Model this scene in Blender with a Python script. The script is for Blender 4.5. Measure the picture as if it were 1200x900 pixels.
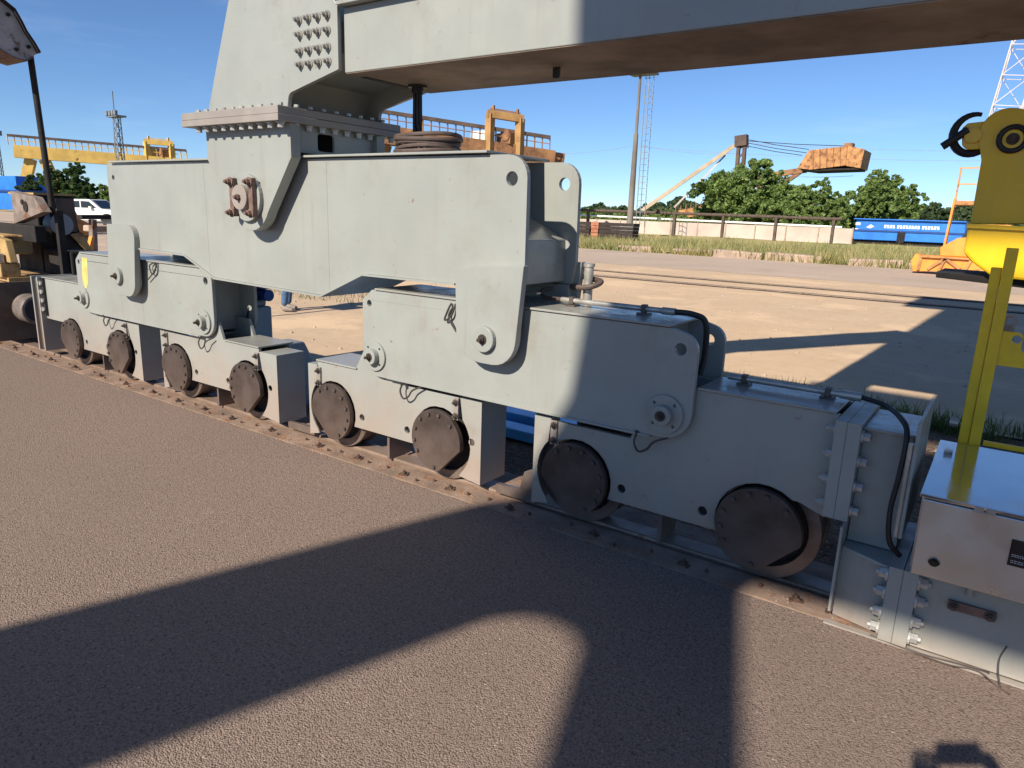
import bpy, bmesh, math, random
import numpy as np
from mathutils import Vector, Matrix, Quaternion
from mathutils.geometry import tessellate_polygon
random.seed(7); RNG = np.random.default_rng(7)
for o in list(bpy.data.objects): bpy.data.objects.remove(o, do_unlink=True)
SC = bpy.context.scene; COL = SC.collection
R = math.radians; PI = math.pi

# ------------------------------------------------------------------ camera, sky, sun, exposure
CAM_H = 1.65; FPX = 820.0; YAW = R(35.05); PITCH = R(13.6); ROLL = R(2.0)
FW = Vector((-math.sin(YAW)*math.cos(PITCH), math.cos(YAW)*math.cos(PITCH), -math.sin(PITCH)))
_rt = Vector((math.cos(YAW), math.sin(YAW), 0)); _up = _rt.cross(FW)
RT = math.cos(ROLL)*_rt + math.sin(ROLL)*_up; UP = -math.sin(ROLL)*_rt + math.cos(ROLL)*_up
CP = Vector((0, 0, CAM_H))
cd = bpy.data.cameras.new('camera'); cam = bpy.data.objects.new('camera', cd); COL.objects.link(cam)
m = Matrix((RT, UP, -FW)).transposed().to_4x4(); m.translation = CP; cam.matrix_world = m
cd.sensor_width = 36; cd.lens = 36*FPX/1200; cd.clip_start = 0.02; cd.clip_end = 3000
SC.camera = cam
SUN_EL = R(33.9); SUN_AZ = R(2.3)           # light travels towards +Y, slightly +X, downwards
LD = Vector((math.sin(SUN_AZ)*math.cos(SUN_EL), math.cos(SUN_AZ)*math.cos(SUN_EL), -math.sin(SUN_EL)))
w = bpy.data.worlds.new('World'); SC.world = w; w.use_nodes = True
nt = w.node_tree; bg = nt.nodes['Background']
sky = nt.nodes.new('ShaderNodeTexSky'); sky.sky_type = 'NISHITA'; sky.sun_disc = False
sky.sun_elevation = SUN_EL; sky.sun_rotation = PI + SUN_AZ
sky.air_density = 0.72; sky.dust_density = 0.0; sky.ozone_density = 7.0
tc = nt.nodes.new('ShaderNodeTexCoord'); mp = nt.nodes.new('ShaderNodeMapping'); mp.inputs['Scale'].default_value = (1.5, 1.5, 9.0); mp.inputs['Rotation'].default_value = (0.12, 0.05, 0)
nz = nt.nodes.new('ShaderNodeTexNoise'); nz.inputs['Scale'].default_value = 2.2; nz.inputs['Detail'].default_value = 7; nz.inputs['Roughness'].default_value = 0.62
rm = nt.nodes.new('ShaderNodeMapRange'); rm.interpolation_type = 'SMOOTHSTEP'; rm.inputs['From Min'].default_value = 0.53; rm.inputs['From Max'].default_value = 0.80; rm.inputs['To Max'].default_value = 0.09
cm_ = nt.nodes.new('ShaderNodeMix'); cm_.data_type = 'RGBA'; cm_.inputs[7].default_value = (9.0, 9.5, 10.5, 1)      # thin cirrus
nt.links.new(tc.outputs['Generated'], mp.inputs['Vector']); nt.links.new(mp.outputs[0], nz.inputs['Vector']); nt.links.new(nz.outputs['Fac'], rm.inputs['Value'])
nt.links.new(rm.outputs[0], cm_.inputs[0]); nt.links.new(sky.outputs['Color'], cm_.inputs[6]); nt.links.new(cm_.outputs[2], bg.inputs['Color']); bg.inputs['Strength'].default_value = 0.090
sl = bpy.data.lights.new('sun', 'SUN'); sun = bpy.data.objects.new('sun', sl); COL.objects.link(sun)
sl.energy = 5.0; sl.angle = R(0.55); sl.color = (1.0, 0.91, 0.77)
sun.rotation_euler = LD.to_track_quat('-Z', 'Y').to_euler(); sun.location = (0, -20, 30)
vs = SC.view_settings; vs.view_transform = 'Standard'; vs.look = 'None'; vs.gamma = 1; vs.exposure = 0.55; vs.use_curve_mapping = False
SC.render.engine = 'CYCLES'

def at(x, y, Y):                             # a point of the place at distance Y beyond the camera, by viewing direction
    d = FW*FPX + RT*(x-600) - UP*(y-450); return CP + d*(Y/d.y)

def atx(x, y, X):                            # the same on a plane at a given X along the rail
    d = FW*FPX + RT*(x-600) - UP*(y-450); return CP + d*(X/d.x)

# ------------------------------------------------------------------ materials
M = {}
DUST = (0.35, 0.232, 0.170)
def mat(name, col, rough=0.6, metal=0.0, var=0.12, vscale=3.0, dust=None, dust_amt=0.0, dust_z=(0.0, 0.7), rust=0.0, rust_col=(0.10, 0.045, 0.02),
        bump=0.0, bscale=40.0, fine=0.0, fscale=200.0, coat=0.0, streak=0.0, spec=0.5, rscale=2.5, grime=0.0):
    ma = bpy.data.materials.new(name); ma.use_nodes = True; t = ma.node_tree; N = t.nodes; L = t.links; b = N['Principled BSDF']
    geo = N.new('ShaderNodeNewGeometry'); pos = geo.outputs['Position']
    def noise(sc, det=5, rg=0.6, vec=None):
        n = N.new('ShaderNodeTexNoise'); n.inputs['Scale'].default_value = sc; n.inputs['Detail'].default_value = det; n.inputs['Roughness'].default_value = rg
        L.new(vec or pos, n.inputs['Vector']); return n.outputs['Fac']
    def ramp(v, a, bb, lo=0.0, hi=1.0):
        r = N.new('ShaderNodeMapRange'); r.interpolation_type = 'SMOOTHSTEP'; r.inputs['From Min'].default_value = a; r.inputs['From Max'].default_value = bb
        r.inputs['To Min'].default_value = lo; r.inputs['To Max'].default_value = hi; L.new(v, r.inputs['Value']); return r.outputs['Result']
    def mul(a, c):
        q = N.new('ShaderNodeMath'); q.operation = 'MULTIPLY'
        L.new(a, q.inputs[0])
        if isinstance(c, (int, float)): q.inputs[1].default_value = c
        else: L.new(c, q.inputs[1])
        return q.outputs[0]
    def mix(f, a, c):
        x = N.new('ShaderNodeMix'); x.data_type = 'RGBA'
        if isinstance(f, (int, float)): x.inputs[0].default_value = f
        else: L.new(f, x.inputs[0])
        for i, v in ((6, a), (7, c)):
            if isinstance(v, tuple): x.inputs[i].default_value = (*v, 1)
            else: L.new(v, x.inputs[i])
        return x.outputs[2]
    c = col
    if var:
        k = ramp(noise(vscale), 0.3, 0.7)
        c = mix(k, tuple(v*(1-var) for v in col), tuple(min(1, v*(1+var)) for v in col))
    if fine:
        k = ramp(noise(fscale, 2, 0.5), 0.35, 0.65); d = mix(k, tuple(v*(1-fine) for v in col), tuple(min(1, v*(1+fine)) for v in col))
        x = N.new('ShaderNodeMix'); x.data_type = 'RGBA'; x.blend_type = 'MIX'; x.inputs[0].default_value = 0.55
        if isinstance(c, tuple): x.inputs[6].default_value = (*c, 1)
        else: L.new(c, x.inputs[6])
        L.new(d, x.inputs[7]); c = x.outputs[2]
    if dust:
        sx = N.new('ShaderNodeSeparateXYZ'); L.new(pos, sx.inputs[0])
        z = ramp(sx.outputs['Z'], dust_z[0], dust_z[1], 1.0, 0.12)
        k = mul(mul(z, ramp(noise(4.0, 6), 0.25, 0.75, 0.45, 1.0)), dust_amt); c = mix(k, c, dust)
    if streak:
        mp = N.new('ShaderNodeMapping'); mp.inputs['Scale'].default_value = (14, 14, 0.7); L.new(pos, mp.inputs['Vector'])
        k = mul(ramp(noise(1.0, 4, 0.6, mp.outputs[0]), 0.56, 0.8), streak); c = mix(k, c, tuple(v*0.45 for v in col) if not dust else tuple(v*0.55 for v in dust))
    if grime:
        k = mul(mul(ramp(noise(2.3, 8, 0.7), 0.5, 0.72), ramp(noise(11, 5, 0.6), 0.3, 0.7)), grime); c = mix(k, c, tuple(v*0.5 for v in DUST))
        mp2 = N.new('ShaderNodeMapping'); mp2.inputs['Scale'].default_value = (1.2, 1.2, 30); mp2.inputs['Rotation'].default_value = (0.3, 0.25, 0.2); L.new(pos, mp2.inputs['Vector'])
        k = mul(ramp(noise(2.2, 3, 0.5, mp2.outputs[0]), 0.70, 0.74), grime*0.6); c = mix(k, c, tuple(min(1, v*1.35) for v in col))
    if rust:
        k = ramp(noise(rscale, 9, 0.72), 0.64-0.3*rust, 0.72-0.22*rust); c = mix(k, c, mix(ramp(noise(rscale*6, 3), 0.3, 0.7), rust_col, tuple(min(1, v*2.2) for v in rust_col)))
        b.inputs['Metallic'].default_value = metal
    if isinstance(c, tuple): b.inputs['Base Color'].default_value = (*c, 1)
    else: L.new(c, b.inputs['Base Color'])
    L.new(ramp(noise(6.0, 4), 0.3, 0.7, max(0.04, rough-0.1), min(1, rough+0.1)), b.inputs['Roughness'])
    b.inputs['Metallic'].default_value = metal; b.inputs['Specular IOR Level'].default_value = spec
    if coat: b.inputs['Coat Weight'].default_value = coat
    if bump:
        bn = N.new('ShaderNodeBump'); bn.inputs['Strength'].default_value = min(1, bump); bn.inputs['Distance'].default_value = 0.01
        L.new(noise(bscale, 4), bn.inputs['Height']); L.new(bn.outputs[0], b.inputs['Normal'])
    M[name] = ma; return ma
mat('paint', (0.278, 0.300, 0.282), 0.40, var=0.06, vscale=1.6, dust=DUST, dust_amt=0.72, dust_z=(0.08, 0.72), streak=0.22, bump=0.06, bscale=9, rust=0.02, rscale=16, rust_col=(0.12, 0.07, 0.045), grime=0.28)
mat('paint_clean', (0.278, 0.302, 0.284), 0.40, var=0.07, vscale=2, dust=DUST, dust_amt=0.55, dust_z=(0.0, 0.16), streak=0.25, bump=0.06, bscale=9, grime=0.3)
mat('paint_top', (0.278, 0.300, 0.282), 0.28, var=0.08, vscale=2, bump=0.06, bscale=14, dust=DUST, dust_amt=0.3, dust_z=(0.2, 3), grime=0.3)
mat('flange_paint', (0.25, 0.24, 0.225), 0.5, var=0.1, dust=DUST, dust_amt=0.4, dust_z=(0.3, 4))
mat('cover_metal', (0.058, 0.045, 0.041), 0.40, 0.25, var=0.35, vscale=7, dust=DUST, dust_amt=0.33, dust_z=(0.0, 0.5), bump=0.06)
mat('wheel_steel', (0.17, 0.142, 0.128), 0.38, 0.5, var=0.25, vscale=8, dust=DUST, dust_amt=0.4, dust_z=(0, 0.5))
mat('hole_shade', (0.012, 0.012, 0.014), 0.7, var=0)  # near-black that paints the shade inside openings and hollow parts
mat('bolt_zinc', (0.40, 0.39, 0.36), 0.4, 0.25, var=0.2, vscale=30)
mat('bolt_dark', (0.10, 0.08, 0.07), 0.5, 0.3, var=0.2, vscale=30)
mat('rusty_plate', (0.17, 0.105, 0.085), 0.7, 0.1, var=0.3, vscale=20, bump=0.2, bscale=60)
mat('recess_black', (0.022, 0.018, 0.016), 0.7, var=0.3, vscale=10)  # wheel recess shade put into the colour of web and axle
mat('bolt_steel', (0.27, 0.26, 0.24), 0.45, 0.3, var=0.15, vscale=20)
mat('rubber', (0.016, 0.015, 0.015), 0.55, var=0.2)
mat('grease_hose', (0.045, 0.04, 0.035), 0.5, var=0.2)
mat('cable_brown', (0.085, 0.06, 0.052), 0.6, var=0.25, vscale=12)
mat('conduit', (0.42, 0.40, 0.36), 0.35, 0.5, var=0.2, vscale=15)
mat('underside_brown', (0.27, 0.205, 0.16), 0.8, var=0.35, vscale=2.2, bump=0.1, rust=0.12, rscale=1.3, rust_col=(0.07, 0.045, 0.035))  # patchy brown tone for the sill underside
mat('stainless', (0.58, 0.58, 0.57), 0.36, 0.9, var=0.03, vscale=2, bump=0.03, bscale=3)
mat('stainless_top', (0.66, 0.65, 0.63), 0.10, 1.0, var=0.05, vscale=4, bump=0.10, bscale=2.2)
mat('black_plate', (0.008, 0.008, 0.009), 0.35, var=0)
mat('white_print', (0.55, 0.55, 0.55), 0.6, var=0)
mat('yellow_paint', (0.80, 0.50, 0.010), 0.38, var=0.10, vscale=3, rust=0.05, streak=0.15, bump=0.04)
mat('yellow_spray', (0.62, 0.46, 0.14), 0.7, var=0.2, vscale=10)
mat('yellow_frame', (0.86, 0.53, 0.012), 0.5, var=0.12, vscale=6, rust=0.06, streak=0.25)
mat('orange_paint', (0.72, 0.27, 0.04), 0.55, var=0.15, vscale=2, rust=0.1)
mat('orange_rust', (0.46, 0.22, 0.08), 0.75, var=0.25, vscale=1.5, rust=0.5, rscale=1.6, rust_col=(0.13, 0.05, 0.02), streak=0.5)
mat('gantry_yellow', (0.62, 0.40, 0.10), 0.6, var=0.15, vscale=0.6, rust=0.12, rscale=0.8)
mat('gantry_rust', (0.27, 0.135, 0.06), 0.75, var=0.3, vscale=0.5, rust=0.5, rscale=0.6, rust_col=(0.11, 0.05, 0.025))
mat('gantry_dark', (0.10, 0.065, 0.05), 0.8, var=0.3, vscale=1)
mat('old_yellow', (0.40, 0.26, 0.085), 0.75, var=0.25, vscale=4, rust=0.35, rscale=3, dust=DUST, dust_amt=0.5, dust_z=(0, 2))
mat('old_brown', (0.085, 0.06, 0.045), 0.8, var=0.3, vscale=4, rust=0.2, rscale=3)
mat('old_black', (0.014, 0.011, 0.010), 0.85, var=0.3, vscale=5)
mat('hood_grey', (0.36, 0.32, 0.30), 0.6, var=0.2, vscale=6, rust=0.25, rscale=7, rust_col=(0.10, 0.06, 0.04))
mat('old_grey', (0.21, 0.165, 0.14), 0.75, var=0.3, vscale=6, rust=0.35, rscale=5)
mat('rubber_buffer', (0.16, 0.13, 0.115), 0.5, 0.1, var=0.4, vscale=7, rust=0.25, rscale=6)
mat('blue_paint', (0.018, 0.17, 0.62), 0.45, var=0.15, vscale=0.8)
mat('blue_dark', (0.008, 0.05, 0.22), 0.5, var=0.1)
mat('blue_pipe', (0.10, 0.40, 0.80), 0.25, var=0.12, vscale=5)
mat('white_paint', (0.78, 0.78, 0.76), 0.3, var=0.04)
mat('glass_dark', (0.02, 0.03, 0.04), 0.06, var=0)
mat('wall_white', (0.50, 0.41, 0.35), 0.85, var=0.14, vscale=0.4, streak=0.35)
mat('concrete', (0.36, 0.265, 0.20), 0.9, var=0.2, vscale=2, bump=0.3, bscale=20)
mat('mast_concrete', (0.17, 0.145, 0.125), 0.85, var=0.2, vscale=0.5)
mat('mast_steel', (0.20, 0.22, 0.24), 0.6, 0.2, var=0.2, vscale=1)
mat('mast_white', (0.55, 0.48, 0.45), 0.6, var=0.2, vscale=0.8)
mat('orange_tan', (0.36, 0.20, 0.075), 0.7, var=0.2, vscale=0.8, rust=0.2, rscale=1)
mat('boom_tan', (0.46, 0.36, 0.25), 0.7, var=0.2, vscale=0.5)
mat('rail_dust', (0.245, 0.168, 0.122), 0.85, 0.0, var=0.3, vscale=5, rust=0.4, rscale=9, rust_col=(0.16, 0.08, 0.045), bump=0.5, bscale=45)
mat('rail_head', (0.25, 0.175, 0.13), 0.5, 0.25, var=0.2, vscale=4, rust=0.2, rscale=7, bump=0.12, bscale=40)
mat('clip_rust', (0.09, 0.05, 0.032), 0.85, var=0.4, vscale=30)
mat('bark', (0.10, 0.07, 0.05), 0.9, var=0.3, vscale=6)
mat('jeans', (0.06, 0.12, 0.22), 0.85, var=0.25, vscale=18, bump=0.1)
mat('jacket', (0.03, 0.035, 0.05), 0.85, var=0.2, vscale=10)
mat('skin', (0.50, 0.29, 0.20), 0.5, var=0.05)
mat('hair', (0.03, 0.02, 0.015), 0.6, var=0.2)
mat('boot', (0.24, 0.20, 0.18), 0.7, var=0.2, vscale=20)
mat('sleeper_dark', (0.035, 0.025, 0.022), 0.9, var=0.3, vscale=4)
mat('brick_red', (0.36, 0.14, 0.08), 0.85, var=0.3, vscale=4)
mat('asphalt_seam', (0.03, 0.026, 0.024), 0.9, var=0.2)
def leafmat(name, c0, c1, sc=0.9):
    ma = bpy.data.materials.new(name); ma.use_nodes = True; t = ma.node_tree; N = t.nodes; L = t.links; b = N['Principled BSDF']
    g = N.new('ShaderNodeNewGeometry'); n = N.new('ShaderNodeTexNoise'); n.inputs['Scale'].default_value = sc; n.inputs['Detail'].default_value = 3; L.new(g.outputs['Position'], n.inputs['Vector'])
    add = N.new('ShaderNodeMath'); add.operation = 'MULTIPLY_ADD'; add.inputs[1].default_value = 0.5; L.new(g.outputs['Random Per Island'], add.inputs[0]); L.new(n.outputs['Fac'], add.inputs[2])
    r = N.new('ShaderNodeMapRange'); r.inputs['From Min'].default_value = 0.4; r.inputs['From Max'].default_value = 1.05; L.new(add.outputs[0], r.inputs['Value'])
    x = N.new('ShaderNodeMix'); x.data_type = 'RGBA'; x.inputs[6].default_value = (*c0, 1); x.inputs[7].default_value = (*c1, 1); L.new(r.outputs['Result'], x.inputs[0])
    L.new(x.outputs[2], b.inputs['Base Color']); b.inputs['Roughness'].default_value = 0.6
    tr = N.new('ShaderNodeBsdfTranslucent'); L.new(x.outputs[2], tr.inputs['Color']); ms = N.new('ShaderNodeMixShader'); ms.inputs[0].default_value = 0.5
    L.new(b.outputs[0], ms.inputs[1]); L.new(tr.outputs[0], ms.inputs[2]); L.new(ms.outputs[0], N['Material Output'].inputs[0]); M[name] = ma
leafmat('leaf', (0.07, 0.14, 0.03), (0.34, 0.44, 0.13)); leafmat('leaf_dark', (0.03, 0.07, 0.02), (0.13, 0.21, 0.06)); leafmat('leaf_far', (0.05, 0.09, 0.04), (0.13, 0.19, 0.08), 0.3)
leafmat('grass_green', (0.13, 0.20, 0.045), (0.62, 0.50, 0.24), 0.22); leafmat('grass_near', (0.05, 0.10, 0.02), (0.16, 0.19, 0.05), 3)

def ground_mat(name, cols, sc, agg=None, bump=0.6, rough=0.92, patch=None):
    ma = bpy.data.materials.new(name); ma.use_nodes = True; t = ma.node_tree; N = t.nodes; L = t.links; b = N['Principled BSDF']
    g = N.new('ShaderNodeNewGeometry'); pos = g.outputs['Position']
    def noise(s, d=6, r=0.6):
        n = N.new('ShaderNodeTexNoise'); n.inputs['Scale'].default_value = s; n.inputs['Detail'].default_value = d; n.inputs['Roughness'].default_value = r; L.new(pos, n.inputs['Vector']); return n.outputs['Fac']
    def mr(v, a, bb, lo=0, hi=1):
        r = N.new('ShaderNodeMapRange'); r.inputs['From Min'].default_value = a; r.inputs['From Max'].default_value = bb; r.inputs['To Min'].default_value = lo; r.inputs['To Max'].default_value = hi; L.new(v, r.inputs['Value']); return r.outputs[0]
    def mix(f, a, c, bt='MIX'):
        x = N.new('ShaderNodeMix'); x.data_type = 'RGBA'; x.blend_type = bt
        if isinstance(f, float): x.inputs[0].default_value = f
        else: L.new(f, x.inputs[0])
        for i, v in ((6, a), (7, c)):
            if isinstance(v, tuple): x.inputs[i].default_value = (*v, 1)
            else: L.new(v, x.inputs[i])
        return x.outputs[2]
    c = mix(mr(noise(sc), 0.35, 0.65), cols[0], cols[1]); c = mix(mr(noise(sc*0.13, 4), 0.4, 0.7), c, cols[2])
    h = noise(18, 5)
    if agg:
        vo = N.new('ShaderNodeTexVoronoi'); vo.inputs['Scale'].default_value = agg; vo.inputs['Randomness'].default_value = 1; L.new(pos, vo.inputs['Vector'])
        sep = N.new('ShaderNodeSeparateColor'); L.new(vo.outputs['Color'], sep.inputs[0])
        c = mix(0.55, c, mix(mr(sep.outputs[0], 0, 1), tuple(v*0.78 for v in cols[0]), tuple(min(1, v*1.25) for v in cols[1])))
        pit = N.new('ShaderNodeMath'); pit.operation = 'MULTIPLY'; L.new(mr(vo.outputs['Distance'], 0.40, 0.72), pit.inputs[0]); L.new(mr(noise(70, 3), 0.38, 0.62, 0, 0.8), pit.inputs[1]); c = mix(pit.outputs[0], c, tuple(v*0.33 for v in cols[0]))
        c = mix(mr(sep.outputs[1], 0.996, 0.998), c, tuple(min(1, v*1.6) for v in cols[1]))
        h2 = N.new('ShaderNodeMath'); h2.operation = 'MULTIPLY_ADD'; L.new(vo.outputs['Distance'], h2.inputs[0]); h2.inputs[1].default_value = -1.0
        rb = N.new('ShaderNodeMath'); rb.operation = 'MULTIPLY'; L.new(sep.outputs[2], rb.inputs[0]); rb.inputs[1].default_value = 0.6; L.new(rb.outputs[0], h2.inputs[2]); h = h2.outputs[0]
    if patch: c = mix(mr(noise(6, 9, 0.7), 0.45, 0.75, 0, 0.45), c, tuple(v*0.72 for v in cols[0]))
    if patch: c = mix(mr(noise(patch[0], 7, 0.65), 0.52, 0.62), c, patch[1])
    L.new(c, b.inputs['Base Color']); b.inputs['Roughness'].default_value = rough; b.inputs['Specular IOR Level'].default_value = 0.04
    bn = N.new('ShaderNodeBump'); bn.inputs['Strength'].default_value = bump; bn.inputs['Distance'].default_value = 0.006; L.new(h, bn.inputs['Height']); L.new(bn.outputs[0], b.inputs['Normal'])
    M[name] = ma
ground_mat('asphalt', ((0.245, 0.182, 0.150), (0.280, 0.209, 0.172), (0.305, 0.228, 0.186)), 1.2, agg=165, bump=0.7)
ground_mat('yard', ((0.56, 0.405, 0.262), (0.62, 0.455, 0.30), (0.50, 0.375, 0.265)), 0.7, agg=None, bump=0.5, patch=(0.5, (0.66, 0.48, 0.315)))
ground_mat('yard_far', ((0.47, 0.365, 0.285), (0.52, 0.41, 0.32), (0.43, 0.34, 0.27)), 0.35, agg=None, bump=0.4, patch=(0.25, (0.42, 0.33, 0.26)))
ground_mat('soil', ((0.16, 0.11, 0.08), (0.24, 0.17, 0.12), (0.12, 0.09, 0.07)), 2.0, agg=40, bump=1.0)
ground_mat('meadow', ((0.38, 0.33, 0.14), (0.24, 0.26, 0.09), (0.46, 0.36, 0.20)), 0.35, bump=0.5)
ground_mat('far_land', ((0.20, 0.20, 0.10), (0.30, 0.26, 0.14), (0.24, 0.20, 0.12)), 0.03, bump=0.2)

# ------------------------------------------------------------------ mesh helpers
class MB:
    def __init__(s): s.v = []; s.f = []
    def add(s, vs, fs):
        n = len(s.v); s.v += [tuple(v) for v in vs]; s.f += [tuple(i+n for i in f) for f in fs]; return s
    def box(s, x0, x1, y0, y1, z0, z1):
        return s.add([(x0,y0,z0),(x1,y0,z0),(x1,y1,z0),(x0,y1,z0),(x0,y0,z1),(x1,y0,z1),(x1,y1,z1),(x0,y1,z1)],
                     [(0,3,2,1),(4,5,6,7),(0,1,5,4),(1,2,6,5),(2,3,7,6),(3,0,4,7)])
    def plate(s, loop, a, b, holes=(), axis='y'):        # outline extruded along an axis, holes cut through
        loops = [list(loop)] + [list(h) for h in holes]
        flat = [p for l in loops for p in l]; n = len(flat)
        tris = tessellate_polygon([[Vector((p[0], p[1], 0)) for p in l] for l in loops])
        def P(p, d): return {'y': (p[0], d, p[1]), 'x': (d, p[0], p[1]), 'z': (p[0], p[1], d)}[axis]
        vs = [P(p, a) for p in flat] + [P(p, b) for p in flat]; fs = []
        for t in tris: fs += [tuple(t), tuple(i+n for i in reversed(t))]
        k = 0
        for l in loops:
            c = len(l); fs += [(k+i, k+(i+1) % c, k+(i+1) % c+n, k+i+n) for i in range(c)]; k += c
        return s.add(vs, fs)
    def cyl(s, p0, p1, r0, r1=None, n=16, caps=True):
        p0 = Vector(p0); p1 = Vector(p1); r1 = r0 if r1 is None else r1; d = (p1-p0).normalized()
        a = d.orthogonal().normalized(); b = d.cross(a); vs = []
        for p, r in ((p0, r0), (p1, r1)): vs += [p + a*r*math.cos(2*PI*i/n) + b*r*math.sin(2*PI*i/n) for i in range(n)]
        fs = [(i, (i+1) % n, (i+1) % n+n, i+n) for i in range(n)]
        if caps: fs += [tuple(reversed(range(n))), tuple(range(n, 2*n))]
        return s.add(vs, fs)
    def tube(s, pts, r, n=8, smooth=0):
        pts = [Vector(p) for p in pts]
        if smooth:
            q = []; m_ = len(pts)
            for i in range(m_-1):
                p0 = pts[max(0, i-1)]; p1 = pts[i]; p2 = pts[i+1]; p3 = pts[min(m_-1, i+2)]
                for k in range(smooth):
                    t = k/smooth; q.append(0.5*((2*p1)+(-p0+p2)*t+(2*p0-5*p1+4*p2-p3)*t*t+(-p0+3*p1-3*p2+p3)*t**3))
            pts = q+[pts[-1]]
        vs = []; a = None
        for i, p in enumerate(pts):
            d = (pts[min(i+1, len(pts)-1)]-pts[max(i-1, 0)]).normalized()
            a = d.orthogonal().normalized() if a is None else (a-d*a.dot(d)).normalized()
            b = d.cross(a); rr = r[i] if isinstance(r, (list, tuple)) else r
            vs += [p+a*rr*math.cos(2*PI*k/n)+b*rr*math.sin(2*PI*k/n) for k in range(n)]
        fs = [(i*n+k, i*n+(k+1) % n, (i+1)*n+(k+1) % n, (i+1)*n+k) for i in range(len(pts)-1) for k in range(n)]
        fs += [tuple(reversed(range(n))), tuple(range((len(pts)-1)*n, len(pts)*n))]
        return s.add(vs, fs)
    def bar(s, p0, p1, w_, h_=None):                     # square bar
        p0 = Vector(p0); p1 = Vector(p1); h_ = h_ or w_; d = (p1-p0).normalized()
        a = d.cross(Vector((0, 0, 1)));  a = a.normalized() if a.length > 1e-3 else Vector((1, 0, 0)); b = a.cross(d)
        vs = [p+a*sx*w_/2+b*sz*h_/2 for p in (p0, p1) for sx, sz in ((-1,-1),(1,-1),(1,1),(-1,1))]
        return s.add(vs, [(0,1,2,3),(7,6,5,4),(0,4,5,1),(1,5,6,2),(2,6,7,3),(3,7,4,0)])
    def mesh(s, name):
        me = bpy.data.meshes.new(name); me.from_pydata([tuple(v) for v in s.v], [], s.f); me.update()
        bm = bmesh.new(); bm.from_mesh(me); bmesh.ops.recalc_face_normals(bm, faces=bm.faces); bm.to_mesh(me); bm.free(); return me
    def build(s, name, material, parent=None, bevel=0.0, smooth=False, loc=None):
        return link(name, s.mesh(name), material, parent, bevel, smooth, loc)
def link(name, me, material, parent=None, bevel=0.0, smooth=False, loc=None):
    o = bpy.data.objects.new(name, me); COL.objects.link(o)
    if material and not me.materials: me.materials.append(M[material])
    if loc: o.location = loc
    if parent:
        o.parent = parent; o.matrix_parent_inverse = Matrix.Translation(-Vector(parent.get('_base', (0, 0, 0))))
    if bevel:
        b = o.modifiers.new('edge', 'BEVEL'); b.width = bevel; b.segments = 2; b.limit_method = 'ANGLE'; b.angle_limit = R(35)
    if smooth:
        me.polygons.foreach_set('use_smooth', [True]*len(me.polygons))
        try: me.set_sharp_from_angle(angle=R(38))
        except Exception: pass
    return o
BASES = []
def thing(name, label, cat, base=(0, 0, 0), group=None):
    o = bpy.data.objects.new(name, None); COL.objects.link(o); o.location = base; o.empty_display_size = 0.2; o['_base'] = list(base); BASES.append(o)
    o['label'] = label; o['category'] = cat
    if group: o['group'] = group
    return o
def tag(o, label, cat, group=None):
    o['label'] = label; o['category'] = cat
    if group: o['group'] = group
    return o
def struct(o): o['kind'] = 'structure'; return o
def circ(x, z, r, n=20, a0=0.0): return [(x+r*math.cos(a0+2*PI*i/n), z+r*math.sin(a0+2*PI*i/n)) for i in range(n)]
def rounded(pts):                                        # pts: (x, z, radius) -> polyline with rounded corners
    out = []; n = len(pts)
    for i, p in enumerate(pts):
        r = p[2] if len(p) > 2 else 0; c = Vector(p[:2])
        if r <= 0: out.append(tuple(c)); continue
        a = Vector(pts[i-1][:2])-c; b = Vector(pts[(i+1) % n][:2])-c; ang = a.angle(b)
        t = min(r/math.tan(ang/2), a.length*0.49, b.length*0.49); r = t*math.tan(ang/2)
        p0 = c+a.normalized()*t; ctr = c+(a.normalized()+b.normalized()).normalized()*(r/math.sin(ang/2)); p1 = c+b.normalized()*t
        v0 = p0-ctr; v1 = p1-ctr; da = math.atan2(v0.x*v1.y-v0.y*v1.x, v0.dot(v1)); k = max(3, int(abs(da)/R(13)))
        for j in range(k+1):
            th = da*j/k; out.append((ctr.x+v0.x*math.cos(th)-v0.y*math.sin(th), ctr.y+v0.x*math.sin(th)+v0.y*math.cos(th)))
    return out
def hexmesh(name, r, h, stud, washer, axis, material):
    d = {'-y': Vector((0,-1,0)), 'x': Vector((1,0,0)), '-x': Vector((-1,0,0)), '-z': Vector((0,0,-1)), 'z': Vector((0,0,1))}[axis]; b = MB()
    if washer: b.cyl(Vector(), d*h*0.25, r*1.45, n=14)
    b.cyl(d*h*0.2, d*h, r, r*0.96, n=6)
    if stud: b.cyl(d*h, d*(h+stud), r*0.55, n=8)
    me = b.mesh(name); me.materials.append(M[material]); return me
def bolts(meshdata, places, parent, name='bolt'):
    for p in places: link(name, meshdata, None, parent, loc=p)

# ------------------------------------------------------------------ the ground
def sheet(name, x0, x1, y0, y1, z, material, nx=1, ny=1, amp=0.0):
    b = MB(); vs = []; fs = []
    for j in range(ny+1):
        for i in range(nx+1):
            e = i in (0, nx) or j in (0, ny)
            vs.append((x0+(x1-x0)*i/nx, y0+(y1-y0)*j/ny, z+(0 if e or not amp else random.uniform(-amp, amp))))
    for j in range(ny):
        for i in range(nx): a = j*(nx+1)+i; fs.append((a, a+1, a+nx+2, a+nx+1))
    b.add(vs, fs); return struct(b.build(name, material))
sheet('ground', -1500, 1500, -600, 2500, -0.16, 'far_land')
sheet('asphalt_apron', -60, 40, -40, 3.0, 0.0, 'asphalt', 50, 30, 0.004)
MB().box(-60, 40, 2.93, 3.0, -0.15, -0.001).build('apron_edge', 'asphalt')['kind'] = 'structure'
sheet('rail_bed', -60, 40, 3.0, 4.95, -0.05, 'soil', 120, 10, 0.02)
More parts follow.
